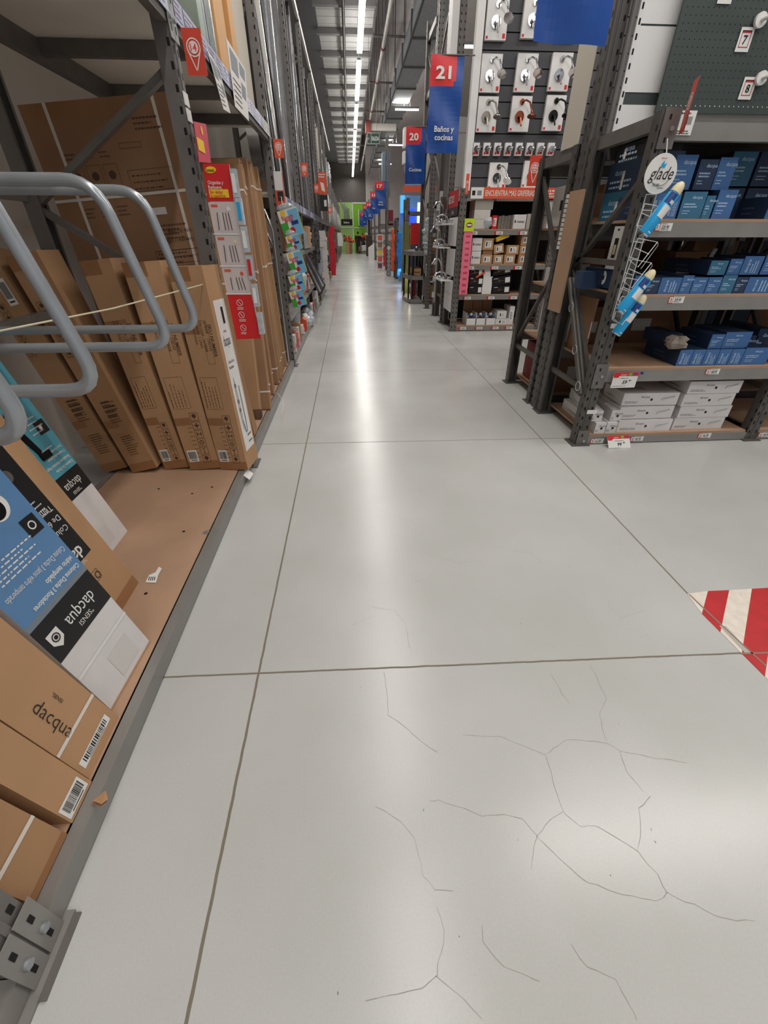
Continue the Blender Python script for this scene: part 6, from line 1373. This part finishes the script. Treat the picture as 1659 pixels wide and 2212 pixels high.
def person(x, y, face, label, shirt, pants, hgt=1.70, hair=BLKMET):
    t = thing('person', label, 'person', (x, y, 0)); s = hgt/1.70; R = Matrix.Rotation(face, 3, 'Z')
    me = bpy.data.meshes.new('body'); o = bpy.data.objects.new('body', me); COL.objects.link(o); o.parent = t
    V = [((0, 0, .92), .13, .10), ((0, 0, 1.12), .125, .09), ((0, 0, 1.34), .155, .10), ((0, 0, 1.43), .07, .065), ((0, -.01, 1.50), .05, .05), ((0, -.015, 1.60), .082, .092), ((0, 0, 1.68), .06, .07),
         ((.10, 0, .86), .09, .085), ((.11, -.02, .48), .06, .062), ((.12, .02, .09), .042, .045), ((.12, -.12, .04), .04, .03),
         ((-.10, 0, .86), .09, .085), ((-.11, .03, .48), .06, .062), ((-.12, .06, .09), .042, .045), ((-.12, -.08, .04), .04, .03),
         ((.20, 0, 1.37), .055, .055), ((.24, .0, 1.12), .042, .042), ((.20, -.18, .98), .032, .032), ((.18, -.26, .98), .03, .02),
         ((-.20, 0, 1.37), .055, .055), ((-.24, .0, 1.12), .042, .042), ((-.22, -.14, .95), .032, .032), ((-.20, -.22, .93), .03, .02)]
    E = [(0, 1), (1, 2), (2, 3), (3, 4), (4, 5), (5, 6), (0, 7), (7, 8), (8, 9), (9, 10), (0, 11), (11, 12), (12, 13), (13, 14), (2, 15), (15, 16), (16, 17), (17, 18), (2, 19), (19, 20), (20, 21), (21, 22)]
    for base, sx in ((18, 1), (22, -1)):
        p0 = Vector(V[base][0])
        for q in range(5):
            a = (-.5+.25*q) if q < 4 else 1.1; d = Vector((math.sin(a)*.03*-sx, -.035 if q < 4 else -.01, -.03)); i = len(V); V.append((tuple(p0+d*.8), .010, .010)); V.append((tuple(p0+d*1.7+Vector((0, 0, -.02))), .008, .008)); E += [(base, i), (i, i+1)]
    me.from_pydata([tuple(R@Vector(v[0])*s) for v in V], E, []); me.update()
    sk = o.modifiers.new('skin', 'SKIN'); ly = me.skin_vertices[0].data if me.skin_vertices else None
    if ly is None:
        bm = __import__('bmesh').new(); bm.from_mesh(me); bm.verts.layers.skin.verify(); bm.to_mesh(me); bm.free(); ly = me.skin_vertices[0].data
    for i, v in enumerate(V): ly[i].radius = (v[1]*s, v[2]*s); ly[i].use_root = (i == 0)
    o.modifiers.new('sub', 'SUBSURF').levels = 1; o.modifiers['sub'].render_levels = 2
    me.materials.append(SKIN)
    def T(p): return Vector((x, y, 0))+R@(Vector(p)*s)
    b = MB(); b.tube([T((0, 0, .9)), T((0, 0, 1.1)), T((0, 0, 1.35)), T((0, 0, 1.42))], [.165*s, .155*s, .19*s, .09*s], shirt, 14)
    for q in (-1, 1): b.tube([T((q*.17, 0, 1.39)), T((q*.24, 0, 1.12)), T((q*.22, -.13, 1.0))], [.075*s, .058*s, .045*s], shirt, 10)
    b.build('jacket', t)
    b = MB()
    for q in (-1, 1): b.tube([T((q*.08, 0, .95)), T((q*.11, 0, .5)), T((q*.12, .04, .08))], [.115*s, .08*s, .06*s], pants, 12); b.box(T((q*.12-.045, -.16, 0)), T((q*.12+.045, .08, .07)), BLKMET) if abs(math.sin(face)) < .1 else None
    b.build('trousers', t); b = MB(); c = T((0, .012, 1.625)); b.ball(c, .095*s, .102*s, .10*s, hair, 12); b.build('hair', t)
    b = MB(); f = R@Vector((0, -1, 0)); l = R@X_; e = T((0, -.1, 1.60))
    for q in (-1, 1): b.ball(e+l*q*.032*s+Z_*.012, .01, .01, .008, INK, 8)
    b.ball(e+f*.012-Z_*.012, .012, .016, .02, SKIN, 8); b.tube([e-l*.022-Z_*.05, e+l*.022-Z_*.05], .005, RED, 5)
    b.build('face', t)
    return t
person(.78, 46.9, PI, 'person in black jacket and dark trousers standing in the far aisle by a trolley', CLOTH, JEAN, 1.74)
person(1.28, 48.2, .3, 'person partly hidden behind the trolley, in dark clothes', mat('grey_cloth', (70, 66, 70), .9), JEAN, 1.62)
t = thing('trolley', 'metal flat trolley with cartons pushed by the person in black', 'trolley', (1.25, 46.5, 0))
b = MB(); b.box((1.02, 46.2, .22), (1.62, 47.0, .27), ALU); b.build('deck', t)
MB().tube([(1.02, 46.2, .27), (1.02, 46.2, .98), (1.6, 46.2, .98), (1.6, 46.2, .27)], .018, ALU, 8).build('handle', t)
for x in (1.08, 1.55):
    for y in (46.3, 46.9): MB().cyl((x-.02, y, .09), (x+.02, y, .09), .09, BLKMET, 14).build('wheel', t)
b = MB(); b.box((1.1, 46.3, .275), (1.5, 46.8, .7), WCARD); tag(b.build('carton'), 'pale carton riding on the far trolley', 'box')
b = MB(); b.box((1.12, 46.35, .705), (1.45, 46.7, .85), BLKMET); tag(b.build('dark_case'), 'dark case on the pale carton of the far trolley', 'case')
# exposed corner: small black base foot plates on the left floor edge
print('OBJECTS', len(bpy.data.objects), 'FACES', sum(len(m.polygons) for m in bpy.data.meshes))
import re
_l = {}
for o in bpy.data.objects:
    if 'label' in o and o.parent is None:
        n = len(re.findall(r"[\w']+", o['label']))
        if n > 16 or n < 4: print('LABELLEN', n, o.name, o['label'])
        _l.setdefault(o['label'], []).append(o)
for k, v in _l.items():
    if len(v) > 1 and not all('group' in o for o in v): print('DUPE', k, len(v))
